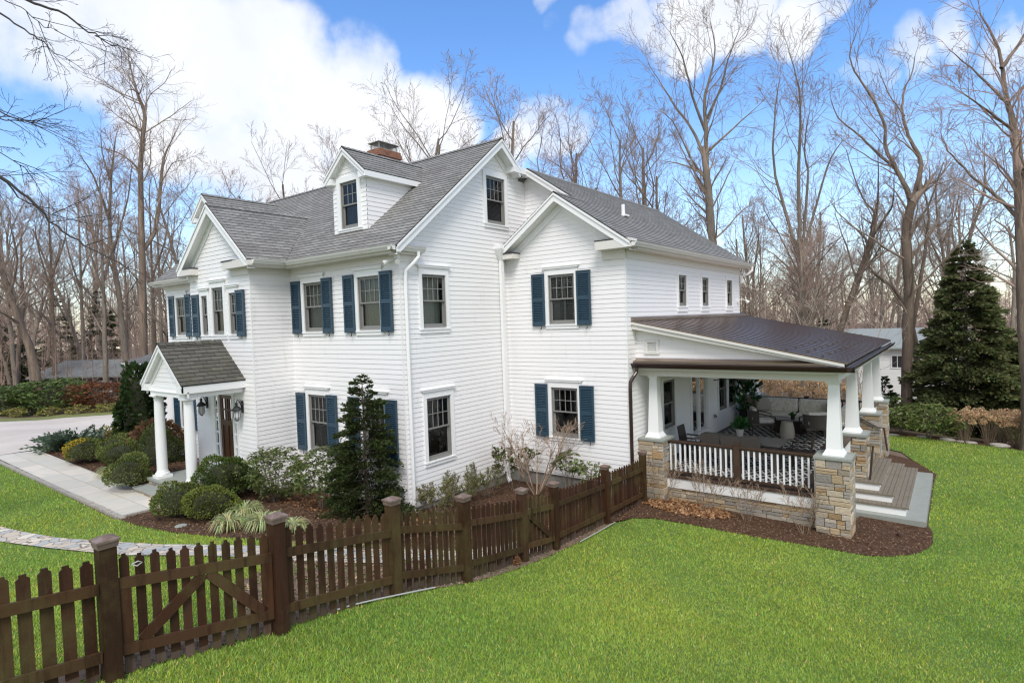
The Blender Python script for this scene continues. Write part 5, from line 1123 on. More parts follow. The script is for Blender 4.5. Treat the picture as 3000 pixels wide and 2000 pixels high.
for i, (px, d, h, r0, l) in enumerate(((-15, 62, 6.5, 3.0, 'large dark evergreen at the far left of the woods'), (70, 60, 4.2, 2.4, 'smaller dark evergreen beside the leaning trunk at the left'), (300, 75, 9, 3.0, 'dark evergreen among bare trunks beyond the left hedge'), (180, 85, 9, 3.0, 'dark evergreen deep in the woods left of the tall broken tree'))):
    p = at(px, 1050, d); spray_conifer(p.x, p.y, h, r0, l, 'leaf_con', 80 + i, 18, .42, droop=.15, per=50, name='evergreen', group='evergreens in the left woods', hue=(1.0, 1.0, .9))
# juniper by the driveway
t = thing('spreading_juniper', (-15.9, -2.0, terr(-15.9, -2)), 'spreading grey green juniper at the driveway end of the walk', 'shrub')
r = np.random.default_rng(5); P = []; D = []
for i in range(90):
    a = r.uniform(0, 2 * PI); e = r.uniform(.12, .75); L_ = r.uniform(.6, 1.35) * (1 - .25 * e); dd = np.array([math.cos(a) * math.cos(e), math.sin(a) * math.cos(e), math.sin(e)]); n = 46; s = r.uniform(.25, 1, n)
    P.append(np.array([-15.9, -2.0, terr(-15.9, -2) + .08]) + dd * (L_ * s)[:, None] + r.normal(0, .045, (n, 3))); D.append(dd + r.normal(0, .4, (n, 3)))
leaves('foliage', M['leaf_jun'], np.concatenate(P), np.concatenate(D), .15, .22, t, 6, (.45, 1.6), hue=(.9, .95, 1.0))
b = MB()
for i in range(9): a = i * .7; b.tube([(-15.9, -2.0, terr(-15.9, -2)), (-15.9 + .5 * math.cos(a), -2 + .5 * math.sin(a), terr(-15.9, -2) + .3)], [.03, .012], 5)
b.build('stems', M['bark2'], t)
# striped grass tufts
def tuft(x, y, rad, h, n, label, seed):
    zb = terr(x, y); t = thing('striped_grass_tuft', (x, y, zb), label, 'ornamental grass', 'striped grass tufts'); r = np.random.default_rng(seed)
    a = r.uniform(0, 2 * PI, n); o = r.uniform(0, .06, n); L_ = r.uniform(.6, 1.1, n) * rad; hh = h * r.uniform(.6, 1.1, n); u = np.stack([np.cos(a), np.sin(a), 0 * a], 1); w = np.stack([-np.sin(a), np.cos(a), 0 * a], 1) * .010; c0 = np.array([x, y, zb]) + u * o[:, None]
    pts = [c0 + u * (L_ * s)[:, None] + np.stack([0 * a, 0 * a, hh * f], 1) for s, f in ((0, .0), (.35, .85), (.72, .9), (1.0, .35))]
    V_ = []; 
    for (p, q, k0, k1) in ((pts[0], pts[1], .8, 1), (pts[1], pts[2], 1, .8), (pts[2], pts[3], .8, .15)): V_.append(np.stack([p - w * k0, p + w * k0, q + w * k1, q - w * k1], 1))
    V_ = np.concatenate(V_); c = np.tile(r.uniform(.5, 1.6, (n, 1)) * np.array([1, 1, 1]) * r.uniform(.8, 1.2, (n, 3)), (3, 1))
    npmesh('blades', M['leaf_var'], V_.reshape(-1, 3), 4, t, np.repeat(c, 4, axis=0))
for i, (x, y, ra, h, l) in enumerate(((-1.45, -3.45, .42, .30, 'pale striped grass tuft nearest the large gate'), (-2.15, -2.75, .45, .34, 'pale striped grass tuft behind the others by the clipped mounds'), (-.85, -3.05, .45, .32, 'pale striped grass tuft beside the capped post of the large gate'), (-.1, -2.9, .35, .26, 'pale striped grass tuft seen through the pickets right of the gate'), (-9.75, -2.72, .5, .30, 'left pale striped tuft beside the front walk'), (-8.8, -2.72, .5, .30, 'right pale striped tuft beside the front walk'))):
    tuft(x, y, ra, h, 190, l, 90 + i)
# ------------------------------------------------------------------ branching plants and bare trees
class Tubes:
    def __init__(s): s.v = []; s.f = []; s.n = 0
    def add(s, P, R, n):
        k = len(P); T = np.gradient(P, axis=0); T /= (np.linalg.norm(T, axis=1, keepdims=True) + 1e-9)
        ref = np.array([.31, .52, .79]) if abs(T[0] @ np.array([.31, .52, .79])) < .9 else np.array([.8, -.5, .3])
        U = np.cross(T, ref); U /= (np.linalg.norm(U, axis=1, keepdims=True) + 1e-9); W = np.cross(T, U)
        a = 2 * PI * np.arange(n) / n
        s.v.append((P[:, None] + (U[:, None] * np.cos(a)[None, :, None] + W[:, None] * np.sin(a)[None, :, None]) * np.asarray(R)[:, None, None]).reshape(-1, 3))
        i = np.arange(k - 1)[:, None] * n; j = np.arange(n)[None]; j2 = (j + 1) % n
        s.f.append(np.stack([i + j, i + j2, i + n + j2, i + n + j], -1).reshape(-1, 4) + s.n); s.n += k * n
    def build(s, name, m, parent):
        if not s.v: return None
        return npmesh(name, m, np.concatenate(s.v), 4, parent, faces=np.concatenate(s.f))
def norm(v): return v / (np.linalg.norm(v) + 1e-9)
def grow(tb, r, p, d, L, rad, lvl, cfg):
    mx = cfg['max']; n = max(3, min(9, int(L / cfg.get('seg', .55)))); P = [p]; q = p.copy(); e = norm(d); wob = cfg['wob'] * (1.0 if lvl else .4)
    for i in range(n):
        e = norm(e + r.normal(0, wob, 3) + np.array([0, 0, cfg['up'] * (1 if lvl else .2)])); q = q + e * L / n; P.append(q.copy())
    P = np.array(P); f = np.linspace(0, 1, n + 1); tip = cfg['tip'] if lvl >= mx else max(cfg['tip'], rad * .30); R = rad + (tip - rad) * f ** .85
    tb[0 if lvl <= cfg.get('tl', 1) else 1].add(P, R, 9 if rad > .12 else 6 if rad > .05 else 4 if rad > .02 else 3)
    if lvl >= mx: return
    k = cfg['n'][lvl]; k = max(1, int(round(k * r.uniform(.75, 1.25))))
    lo = cfg['lo'] if lvl == 0 else .22
    for i in range(k):
        t = lo + (1 - lo) * (i + r.uniform(.1, .9)) / k; x = t * n; a = min(int(x), n - 1); pp = P[a] + (P[a + 1] - P[a]) * (x - a); dd = norm(P[a + 1] - P[a])
        s = norm(np.cross(dd, r.normal(size=3))); ang = r.uniform(*cfg['ang']); nd = dd * math.cos(ang) + s * math.sin(ang)
        rr = rad + (tip - rad) * t ** .85
        grow(tb, r, pp, nd, L * cfg['len'][lvl] * r.uniform(.65, 1.15) * (1 - .45 * t if lvl == 0 else 1 - .35 * t), max(cfg['tip'], rr * r.uniform(.42, .65)), lvl + 1, cfg)
CF = dict(max=4, n=[11, 7, 6, 4], len=[.48, .55, .55, .6], wob=.11, up=.07, tip=.006, lo=.32, ang=(.45, .95))
def bare_tree(name, label, loc, h, rad, seed, cfg=CF, lean=(0, 0), bark='bark', twig='twig', group=None):
    t = thing(name, loc, label, 'tree', group); r = np.random.default_rng(seed); tb = [Tubes(), Tubes()]
    grow(tb, r, np.array([loc[0], loc[1], loc[2] - .3]), np.array([lean[0], lean[1], 1.0]), h, rad, 0, cfg)
    tb[0].build('trunk', M[bark], t); tb[1].build('crown', M[twig], t); return t
def hero(name, label, D, limbs, seed, bark='bark', twig='twig', base=None, cfg=None, spread=2.5, nside=1.15, mx=4):
    """limbs: list of (photo points, radius at start, radius at end); each becomes a real limb at about D metres with its own depth"""
    c = dict(CF); c.update(cfg or {}); c['max'] = mx
    r = np.random.default_rng(seed); tb = [Tubes(), Tubes()]; p0 = at(*limbs[0][0][0], D); root = V((p0.x, p0.y, terr(p0.x, p0.y)))
    t = thing(name, root, label, 'tree')
    for li, (pts, ra, rb) in enumerate(limbs):
        ra *= .72; rb *= .8
        q = pts; k = len(q); dz = 0 if li == 0 else r.uniform(-spread, spread)
        P = np.array([list(at(x, y, D + dz * (i / max(1, k - 1)))) for i, (x, y) in enumerate(q)])
        if li == 0: P = np.vstack([[P[0][0], P[0][1], min(P[0][2], root.z) - .4], P])
        # smooth
        F = []; m_ = len(P)
        for i in range(m_ - 1):
            a, b_, c_, d_ = P[max(i - 1, 0)], P[i], P[i + 1], P[min(i + 2, m_ - 1)]
            for s in np.linspace(0, 1, 4, endpoint=False): F.append(.5 * ((2 * b_) + (-a + c_) * s + (2 * a - 5 * b_ + 4 * c_ - d_) * s * s + (-a + 3 * b_ - 3 * c_ + d_) * s ** 3))
        F.append(P[-1]); F = np.array(F); n = len(F); f = np.linspace(0, 1, n); R = ra + (rb - ra) * f ** .9
        if li == 0: R[:4] *= np.linspace(1.35, 1, 4)
        tb[0].add(F + r.normal(0, .012, F.shape), R, 9)
        seg = np.linalg.norm(np.diff(F, axis=0), axis=1).sum(); lo = .45 if li == 0 else .12; kk = max(3, int(seg * nside * 1.35))
        for i in range(kk):
            s = lo + (1 - lo) * (i + r.uniform(0, .9)) / kk; x = s * (n - 1); a = min(int(x), n - 2); pp = F[a] + (F[a + 1] - F[a]) * (x - a); dd = norm(F[a + 1] - F[a]); sd = norm(np.cross(dd, r.normal(size=3))); an = r.uniform(.4, .9); rr = ra + (rb - ra) * s
            grow(tb, r, pp, dd * math.cos(an) + sd * math.sin(an), r.uniform(.8, 2.9) * (1.25 - .5 * s) * min(1.5, .5 + seg / 8), max(.012, min(.06, rr * .4)), 2, c)
        grow(tb, r, F[-1], norm(F[-1] - F[-2]), 1.4, rb, 2, c)
    tb[0].build('trunk', M[bark], t); tb[1].build('crown', M[twig], t); return t
HC = dict(n=[8, 6, 6, 5], len=[.5, .55, .6, .6], tip=.0065, wob=.15, up=.05)
hero('bare_tree', 'tall bare tree with a spreading fan crown rising over the wing roof', 36, [
    ([(2108, 1010), (2092, 760), (2080, 620), (2070, 500)], .36, .25), ([(2070, 500), (2068, 375), (2064, 297), (2082, 219), (2095, 141), (2080, 62)], .2, .02),
    ([(2069, 470), (2025, 375), (1978, 312), (1939, 250), (1900, 187)], .14, .02), ([(2068, 385), (2033, 297), (2017, 234), (1994, 156), (1962, 94)], .13, .02), ([(2070, 350), (2111, 258), (2134, 172), (2166, 86)], .12, .02),
    ([(2078, 440), (2150, 375), (2222, 310)], .12, .02), ([(2066, 520), (2022, 461), (1978, 367), (1939, 328)], .10, .02), ([(2072, 560), (2020, 480), (1990, 420)], .10, .02), ([(2082, 620), (2130, 520), (2152, 470)], .08, .02)], 101, cfg=HC)
hero('bare_tree', 'thick trunked bare tree with a twisted forked top left of the spruce', 31.5, [
    ([(2655, 1240), (2658, 1000), (2663, 826), (2657, 670), (2674, 592)], .34, .22), ([(2674, 592), (2691, 525), (2697, 469), (2669, 413), (2646, 346), (2646, 279), (2669, 223), (2680, 167)], .17, .02),
    ([(2674, 592), (2652, 547), (2618, 480), (2596, 435), (2591, 368), (2557, 290), (2512, 223), (2490, 167), (2507, 100)], .16, .02), ([(2630, 500), (2568, 446), (2512, 391), (2457, 346), (2434, 290)], .10, .02),
    ([(2660, 770), (2702, 714), (2747, 647), (2736, 580)], .11, .02), ([(2650, 340), (2600, 270), (2575, 200)], .05, .015), ([(2692, 460), (2650, 420), (2620, 400)], .05, .015)], 102, bark='bark2', cfg=HC, nside=.9)
hero('bare_tree', 'second thick trunk standing just behind the twisted forked tree', 34, [([(2705, 1225), (2692, 1090), (2672, 960), (2630, 860), (2560, 800)], .30, .08), ([(2672, 960), (2700, 800), (2720, 640), (2700, 540)], .16, .03)], 112, bark='bark2', cfg=HC, nside=.7)
hero('bare_tree', 'large reddish bare tree at the right edge with long reaching limbs', 27, [
    ([(3015, 1180), (3000, 900), (2994, 670), (2987, 502)], .34, .22), ([(2987, 502), (2976, 390), (2948, 279), (2925, 145), (2870, 40)], .2, .025), ([(2948, 300), (2870, 223), (2780, 145)], .08, .015), ([(2972, 385), (2892, 323), (2825, 279)], .08, .015),
    ([(2990, 650), (2914, 569), (2858, 525), (2791, 458), (2758, 402)], .10, .02), ([(2935, 200), (2990, 120), (3030, 40)], .10, .02), ([(2988, 520), (3040, 420), (3080, 330)], .12, .03), ([(2955, 300), (3010, 240), (3050, 200)], .06, .02)], 103, bark='bark2', twig='twigr', cfg=HC)
hero('bare_tree', 'many stemmed upright bare tree right of the fan crowned tree', 33, [
    ([(2356, 1000), (2350, 860), (2345, 780)], .28, .2), ([(2345, 790), (2300, 614), (2267, 480), (2272, 312), (2285, 230)], .14, .02), ([(2345, 760), (2340, 502), (2345, 368), (2340, 257), (2312, 150)], .14, .02), ([(2350, 740), (2367, 536), (2356, 424), (2372, 330)], .11, .02), ([(2358, 720), (2423, 491), (2468, 413)], .10, .02), ([(2360, 820), (2423, 740), (2468, 690)], .07, .02), ([(2350, 830), (2290, 700), (2240, 620)], .06, .02)], 104, cfg=HC, nside=1.0)
hero('bare_tree', 'leaning crooked bare tree above the porch roof', 33, [([(2455, 1040), (2462, 971), (2501, 848), (2535, 759), (2557, 680)], .22, .16), ([(2550, 700), (2591, 640), (2613, 600), (2620, 520)], .10, .02), ([(2557, 680), (2560, 620), (2535, 592), (2500, 513), (2480, 440)], .10, .02), ([(2560, 660), (2572, 580), (2574, 470)], .09, .02), ([(2490, 880), (2560, 810), (2640, 730)], .05, .02)], 105, bark='bark2', cfg=HC)
hero('bare_tree', 'slim bare tree just left of the spruce top', 42, [([(2790, 1050), (2780, 938), (2769, 781), (2747, 647), (2741, 536)], .24, .04), ([(2768, 790), (2720, 690), (2700, 600)], .08, .02), ([(2760, 720), (2800, 620), (2812, 540)], .08, .02)], 106, cfg=HC)
hero('bare_tree', 'slim forked bare tree rising behind the spruce', 40, [([(2812, 1050), (2803, 893), (2836, 714), (2881, 569), (2885, 480)], .24, .04), ([(2820, 800), (2790, 680), (2796, 570)], .09, .02), ([(2850, 650), (2920, 560), (2950, 520)], .07, .02)], 107, cfg=HC)
hero('bare_tree', 'tall bare tree with a broken crooked top at the left', 46, [([(424, 1150), (418, 900), (417, 766), (413, 613), (413, 459), (424, 345), (405, 280), (394, 245), (383, 199)], .42, .05), ([(415, 740), (459, 658), (475, 490), (490, 440), (513, 390)], .22, .04), ([(410, 500), (360, 455), (283, 429)], .10, .02), ([(415, 385), (375, 360), (352, 345)], .10, .03), ([(408, 275), (380, 262), (362, 285)], .06, .02), ([(470, 540), (505, 480), (540, 470)], .06, .02), ([(417, 760), (370, 690), (345, 640)], .1, .02)], 108, bark='bark2', cfg=HC, nside=.75)
hero('bare_tree', 'bare tree with budding crown left of the broken topped tree', 48, [([(380, 1150), (368, 1040), (345, 842), (322, 689), (325, 536), (337, 413)], .40, .05), ([(325, 660), (276, 521), (237, 459)], .14, .02), ([(332, 740), (375, 580), (390, 470)], .12, .02), ([(340, 810), (280, 690), (235, 590)], .12, .02), ([(326, 540), (300, 450), (295, 380)], .08, .02)], 109, twig='twigr', cfg=HC)
hero('bare_tree', 'leaning grey trunk at the far left behind the hedge', 45, [([(115, 1150), (90, 1030), (54, 934), (23, 842), (-5, 766), (-30, 640)], .40, .12), ([(60, 950), (10, 920), (-40, 900)], .12, .03), ([(30, 860), (50, 760), (30, 660)], .12, .03)], 110, bark='bark2', cfg=HC)
for i, (px, tp, d, sd, l) in enumerate(((300, 520, 47, 121, 'straight grey bare trunk between the hedge and the broken topped tree'), (445, 560, 52, 122, 'dark bare trunk just right of the broken topped tree'), (465, 600, 56, 123, 'pale bare trunk beside the house left end'), (150, 620, 55, 124, 'bare tree right of the dark evergreens at the left'), (236, 560, 58, 125, 'bare tree behind the middle of the left hedge'))):
    hero('bare_tree', l, d, [([(px + 12, 1140), (px + 6, 950), (px, 780), (px - 8, tp)], .32, .05), ([(px + 3, 860), (px - 35, 740), (px - 50, 640)], .12, .02), ([(px + 2, 810), (px + 40, 700), (px + 48, 610)], .12, .02)], sd, bark='bark2' if i % 2 else 'bark', cfg=HC, nside=.8)
M['dkbark'] = mat('dark_near_bark', (.05, .042, .038), .9)
# limb of a near tree that reaches in at the upper left
t0 = thing('overhanging_tree', (-6.9, -8.1, terr(-6.9, -8.1)), 'dark bare branches of a near tree reaching in at the upper left', 'tree')
r = np.random.default_rng(77); tb = [Tubes(), Tubes()]
tb[0].add(np.array([(-6.9, -8.1, -.3), (-6.8, -8.0, 5), (-6.5, -7.7, 9), (-6.4, -7.4, 13)], float), [.3, .25, .2, .12], 10)
CO_ = dict(max=4, n=[6, 6, 4, 3], len=[.5, .5, .5, .5], wob=.12, up=-.015, tip=.0032, lo=.2, ang=(.3, .8), seg=.3)
for pts, ra in (([(-420, -300), (-150, -90), (75, 0), (170, 30), (260, 95), (330, 135), (365, 142)], .045), ([(-420, -200), (-200, -60), (0, 40), (90, 100), (135, 130), (165, 165)], .035), ([(-500, 200), (-250, 330), (-60, 470), (60, 560), (150, 650), (225, 705), (330, 760), (420, 800)], .05), ([(-500, 250), (-200, 430), (0, 520), (70, 590), (180, 640)], .035), ([(-400, 100), (-150, 240), (0, 330), (60, 350), (110, 370)], .03), ([(-420, 300), (-200, 340), (0, 345), (90, 360), (150, 345)], .022), ([(-300, 420), (-60, 420), (40, 470), (110, 520)], .02), ([(-100, -60), (60, 20), (130, 80), (170, 90)], .015)):
    P = np.array([list(at(x, y, 15.5 - .3 * i)) for i, (x, y) in enumerate(pts)]); P = np.vstack([[[-6.5, -7.7, 9.5 if pts[0][1] < 150 else 7.5]], P]); F = []
    for i in range(len(P) - 1):
        for s in np.linspace(0, 1, 4, endpoint=False): F.append(P[i] + (P[i + 1] - P[i]) * s)
    F.append(P[-1]); F = np.array(F); n = len(F); tb[0].add(F + r.normal(0, .02, F.shape), np.linspace(ra * .95, .005, n), 6)
    for i in range(int(n * .3)):
        a = r.integers(8, n - 1); dd = norm(F[a + 1] - F[a]); sd = norm(np.cross(dd, r.normal(size=3))); an = r.uniform(.35, .8); grow(tb, r, F[a], dd * math.cos(an) + sd * math.sin(an), r.uniform(.6, 1.5), .010, 2, CO_)
tb[0].build('trunk', M['dkbark'], t0); tb[1].build('crown', M['dkbark'], t0)
# ---- woodland: eight kinds of bare tree, copied through the woods
protos = []
for i in range(8):
    c = dict(CF); c.update(n=[[12, 7, 6, 4], [9, 8, 6, 4], [14, 6, 6, 4], [7, 8, 7, 4]][i % 4], lo=[.3, .42, .22, .35][i % 4], up=[.07, .1, .04, .06][i % 4], tip=.0065, wob=[.1, .14, .12, .16][i % 4])
    protos.append(bare_tree('woodland_tree', 'x', (0, 0, 0), 15, .22, 200 + i, c, (random.Random(i).uniform(-.12, .12), random.Random(i + 9).uniform(-.12, .12)), 'bark' if i % 3 else 'bark2', 'twigr' if i % 2 else 'twig'))
TAB = {}
for c in COL.objects: TAB.setdefault(c.parent, []).append(c)
used = [False] * 8
def wood(px, d, top, label, group, rg, k=None):
    p = at(px, 950, d); zb = terr(p.x, p.y); q = at(px, top, d); h = q.z - zb
    k = rg.randrange(8) if k is None else k
    o = protos[k] if not used[k] else copy_tree(protos[k], None, TAB)
    used[k] = True; o.location = (p.x, p.y, zb); o.rotation_euler.z = rg.uniform(0, 6.28); s = max(.35, h / 15.5); w = s * rg.uniform(.85, 1.1); o.scale = (w, w, s); o['label'] = label; o['group'] = group
rg = random.Random(5)
for i in range(17): wood(rg.uniform(-60, 520), rg.uniform(50, 95), rg.uniform(560, 820), 'bare grey brown tree in the woods beyond the left hedge', 'bare trees in the left woods', rg)
for px, top in ((1015, 510), (880, 525), (745, 540), (1195, 385), (1275, 400), (690, 535), (590, 530)): wood(px, rg.uniform(36, 48), top + rg.uniform(-15, 15), 'thin bare tree top showing above the main roof ridge', 'tree tops over the main roof', rg)
for px, top in ((1545, 330), (1650, 400)): wood(px, rg.uniform(42, 46), top, 'bare tree rising behind the junction of the two roofs', 'tree tops at the roof junction', rg)
for px, top in ((1780, 520), (1850, 370), (1905, 400), (1960, 470), (1890, 450)): wood(px, rg.uniform(38, 50), top, 'bare tree in the cluster behind the wing roof', 'bare trees behind the wing roof', rg)
for i in range(28):
    px_ = rg.uniform(2080, 3080); wood(px_, rg.uniform(62, 98) if 2480 < px_ < 2830 else rg.uniform(40, 95), rg.uniform(560, 830), 'bare brown tree in the woods behind the porch and lawn', 'bare trees in the right woods', rg)
for i in range(14): wood(rg.uniform(1950, 2480), rg.uniform(29, 38), rg.uniform(640, 860), 'thin understory tree in the woods just behind the porch', 'understory trees behind the porch', rg)
# ---- far wood and brush as masses
def sticks(name, p, q, r0, r1, m, label):
    n = len(p); d = q - p; d = d / (np.linalg.norm(d, axis=1, keepdims=True) + 1e-9); ref = np.tile(np.array([.37, .61, .7]), (n, 1)); U = np.cross(d, ref); U /= (np.linalg.norm(U, axis=1, keepdims=True) + 1e-9); W = np.cross(d, U)
    vs = []
    for k in range(3):
        a = 2 * PI * k / 3; o = U * math.cos(a) + W * math.sin(a); vs.append(p + o * r0[:, None]); vs.append(q + o * r1[:, None])
    v = np.stack(vs, 1).reshape(-1, 3); b = np.arange(n)[:, None] * 6; f = np.concatenate([b + np.array([[0, 2, 3, 1]]), b + np.array([[2, 4, 5, 3]]), b + np.array([[4, 0, 1, 5]])], 0)
    o = npmesh(name, M[m], v, 4, faces=f); tag(o, label, kind='stuff'); return o
def mass(name, xs, ds, hs, nb, nt, m, label, seed, rk=.012):
    r = np.random.default_rng(seed); n = len(xs); B = np.array([list(at(x, 950, d)) for x, d in zip(xs, ds)]); B[:, 2] = [terr(a, b) - .1 for a, b in B[:, :2]]
    T = B + np.stack([r.normal(0, .07, n) * hs, r.normal(0, .07, n) * hs, hs], 1); rd = hs * rk * r.uniform(.6, 1.5, n)
    P = [B]; Q = [T]; R0 = [rd]; R1 = [rd * .15]
    i = np.repeat(np.arange(n), nb); f = r.uniform(.2, 1, len(i)); p1 = B[i] + (T[i] - B[i]) * f[:, None]; a = r.uniform(0, 2 * PI, len(i)); L_ = hs[i] * r.uniform(.1, .32, len(i)) * (1.15 - .6 * f)
    q1 = p1 + np.stack([np.cos(a) * L_ * .75, np.sin(a) * L_ * .75, L_ * r.uniform(.2, 1.0, len(i))], 1); P.append(p1); Q.append(q1); R0.append(rd[i] * .35 * (1.2 - f)); R1.append(rd[i] * .08)
    j = np.repeat(np.arange(len(i)), nt); f = r.uniform(.25, 1, len(j)); p2 = p1[j] + (q1[j] - p1[j]) * f[:, None]; a = r.uniform(0, 2 * PI, len(j)); L2_ = L_[j] * r.uniform(.25, .6, len(j))
    q2 = p2 + np.stack([np.cos(a) * L2_ * .7, np.sin(a) * L2_ * .7, L2_ * r.uniform(-.1, 1.0, len(j))], 1); P.append(p2); Q.append(q2); R0.append(rd[i][j] * .13); R1.append(rd[i][j] * .05)
    return sticks(name, np.concatenate(P), np.concatenate(Q), np.concatenate(R0), np.concatenate(R1), m, label)
r = np.random.default_rng(9)
n = 330; xs = np.concatenate([r.uniform(1600, 3200, n), r.uniform(-200, 560, 200)]); ds = np.concatenate([r.uniform(75, 210, n), r.uniform(85, 200, 200)]); hs = r.uniform(8, 14, n + 200)
mass('far_woods', xs, ds, hs, 34, 6, 'far_twig' if 'far_twig' in M else 'twigr', 'far bare woods on the rise behind the house', 10, .010)
n = 900; xs = np.concatenate([r.uniform(1650, 3150, n), r.uniform(-150, 540, 300)]); ds = np.concatenate([r.uniform(32, 85, n), r.uniform(47, 90, 300)]); hs = np.concatenate([r.uniform(1.2, 5.0, n), r.uniform(1.5, 6, 300)]); ok = ~((xs > 2480) & (xs < 2840) & (ds < 64)); xs, ds, hs = xs[ok], ds[ok], hs[ok]
mass('undergrowth', xs, ds, hs, 16, 5, 'twigr', 'tangled bare undergrowth beneath the woods', 11, .007)
n = 220; xs = r.uniform(2050, 2520, n); ds = r.uniform(27.5, 34, n); hs = r.uniform(1.5, 4.2, n)
mass('undergrowth', xs, ds, hs, 12, 4, 'stem_dry', 'pale tan saplings and stems just behind the porch', 12, .006)
# pale thin birch like stems behind the porch
for i, (px, tp, d) in enumerate(((2385, 900, 26), (2430, 860, 27), (2500, 880, 27), (2545, 1010, 26), (2330, 960, 27), (2220, 840, 28))):
    p = at(px, 1000, d); h = at(px, tp, d).z - terr(p.x, p.y)
    bare_tree('pale_sapling', 'pale thin sapling in the row behind the porch', (p.x, p.y, terr(p.x, p.y)), h, .045, 300 + i, dict(CF, max=3, n=[7, 4, 3], tip=.005, lo=.4), (random.Random(i).uniform(-.15, .15), 0), 'barkp', 'barkp', 'pale saplings behind the porch')
# ---- twiggy garden shrubs
def twigshrub(name, x, y, h, sp, n, label, seed, m='bark', leaf=None, nl=0, ls=.05, group=None, rad=.012, mx=3, hue=None, lmin=.25):
    zb = terr(x, y); t = thing(name, (x, y, zb), label, 'shrub', group); r = np.random.default_rng(seed); tb = [Tubes(), Tubes()]; c = dict(max=mx, n=[6, 5, 4, 3], len=[.5, .55, .55, .5], wob=.13, up=.04, tip=.0036, lo=.35, ang=(.35, .85), seg=.14, tl=0)
    for i in range(n):
        a = 2 * PI * (i + r.uniform(-.3, .3)) / n; grow(tb, r, np.array([x + .05 * math.cos(a), y + .05 * math.sin(a), zb - .03]), np.array([math.cos(a) * sp, math.sin(a) * sp, 1.0]), h * r.uniform(.7, 1.0), rad, 0, c)
    tb[0].build('stems', M[m], t); tb[1].build('twigs', M[m], t)
    if leaf:
        A = np.concatenate(tb[1].v); A = A[A[:, 2] > zb + h * lmin]; k = r.integers(0, len(A), nl); P = A[k] + r.normal(0, .015, (nl, 3)); leaves('foliage', M[leaf], P, r.normal(0, 1, (nl, 3)) + np.array([0, 0, .3]), ls, .25, t, seed, (.6, 1.6), hue=hue)
    return t
twigshrub('azalea', .55, .35, .82, .75, 9, 'sparse azalea nearest the house corner downspout behind the fence', 401, leaf='leaf_rh', nl=1500, ls=.05, hue=(1.3, 1.05, .9))
twigshrub('azalea', .52, 1.25, .85, .75, 9, 'sparse green azalea under the gable window in the middle of the three', 402, leaf='leaf_rh', nl=1500, ls=.05, hue=(1.25, 1.15, .9))
twigshrub('azalea', .5, 2.2, .95, .7, 9, 'sparse azalea nearest the downspout at the inner wall corner', 403, leaf='leaf_rh', nl=1300, ls=.045, hue=(1.25, 1.15, .9))
M['tanbark'] = mat('tan_smooth_bark', (.40, .29, .21), .8, [(4, (.19, .13, .09), .5, .8)])
twigshrub('bare_shrub', 1.45, 3.05, 2.1, .66, 10, 'vase shaped bare tan shrub in front of the wing wall', 404, 'tanbark', rad=.022, mx=3, nl=0)
twigshrub('leafy_shrub', .75, 3.05, 1.35, .5, 5, 'dark leaved shrub mingled with the bare tan shrub at the inner corner', 405, 'bark2', 'leaf_rh', 260, .12, hue=(.75, .75, .7), lmin=.4)
for i, (x, y, h, l) in enumerate(((4.4, 4.35, 1.1, 'dry twiggy shrub at the left stone pier beside the fence end'), (5.45, 4.2, 1.15, 'dry twiggy shrub above the leaf drift in front of the porch wall'), (6.35, 4.25, .95, 'dry twiggy shrub in the middle of the porch bed'), (7.55, 4.1, 1.05, 'dry twiggy shrub just left of the front stone pier'))):
    twigshrub('twiggy_shrub', x, y, h, .42, 7, l, 410 + i, 'stem_dry', group='dry twiggy shrubs in the porch bed', rad=.006, mx=2)
def hydrangea(x, y, h, sp, n, label, seed, group, hr=.085):
    zb = terr(x, y); t = thing('dried_hydrangea', (x, y, zb), label, 'shrub', group); r = np.random.default_rng(seed); b = Tubes(); P = []; D = []
    for i in range(n):
        a = r.uniform(0, 2 * PI); q = sp * math.sqrt(r.uniform(0, 1)); hh = h * r.uniform(.65, 1.05); e = np.array([x + q * math.cos(a), y + q * math.sin(a), zb + hh]); s = np.array([x + q * .25 * math.cos(a), y + q * .25 * math.sin(a), zb])
        b.add(np.array([s, s + (e - s) * np.array([.4, .4, .55]), e]), [.009, .007, .004], 3)
        u = unit(r, 80); P.append(e + u * np.array([hr, hr, hr * .6]) * r.uniform(.75, 1.2)); D.append(u + r.normal(0, .5, u.shape))
    b.build('stems', M['stem_dry'], t); leaves('flower_heads', M['hyd'], np.concatenate(P), np.concatenate(D), hr * .42, .5, t, seed, (.6, 1.5))
for i, (x, y) in enumerate(((10.3, 18.35), (11.0, 18.5), (11.75, 18.4), (12.5, 18.3), (13.3, 18.2), (11.4, 19.1), (12.2, 19.0))):
    hydrangea(x, y, 1.2, .55, 46, 'dried brown hydrangea clump in the row in front of the spruces', 500 + i, 'dried hydrangeas in front of the spruces')
for i, (x, y) in enumerate(((3.6, 16.4), (4.6, 16.2), (5.6, 16.4), (6.4, 16.8), (4.1, 17.4), (5.2, 17.5))):
    hydrangea(x, y, 2.25, .8, 20, 'tall dried tan hydrangea seen behind the porch back railing', 510 + i, 'dried hydrangeas behind the porch', .12)
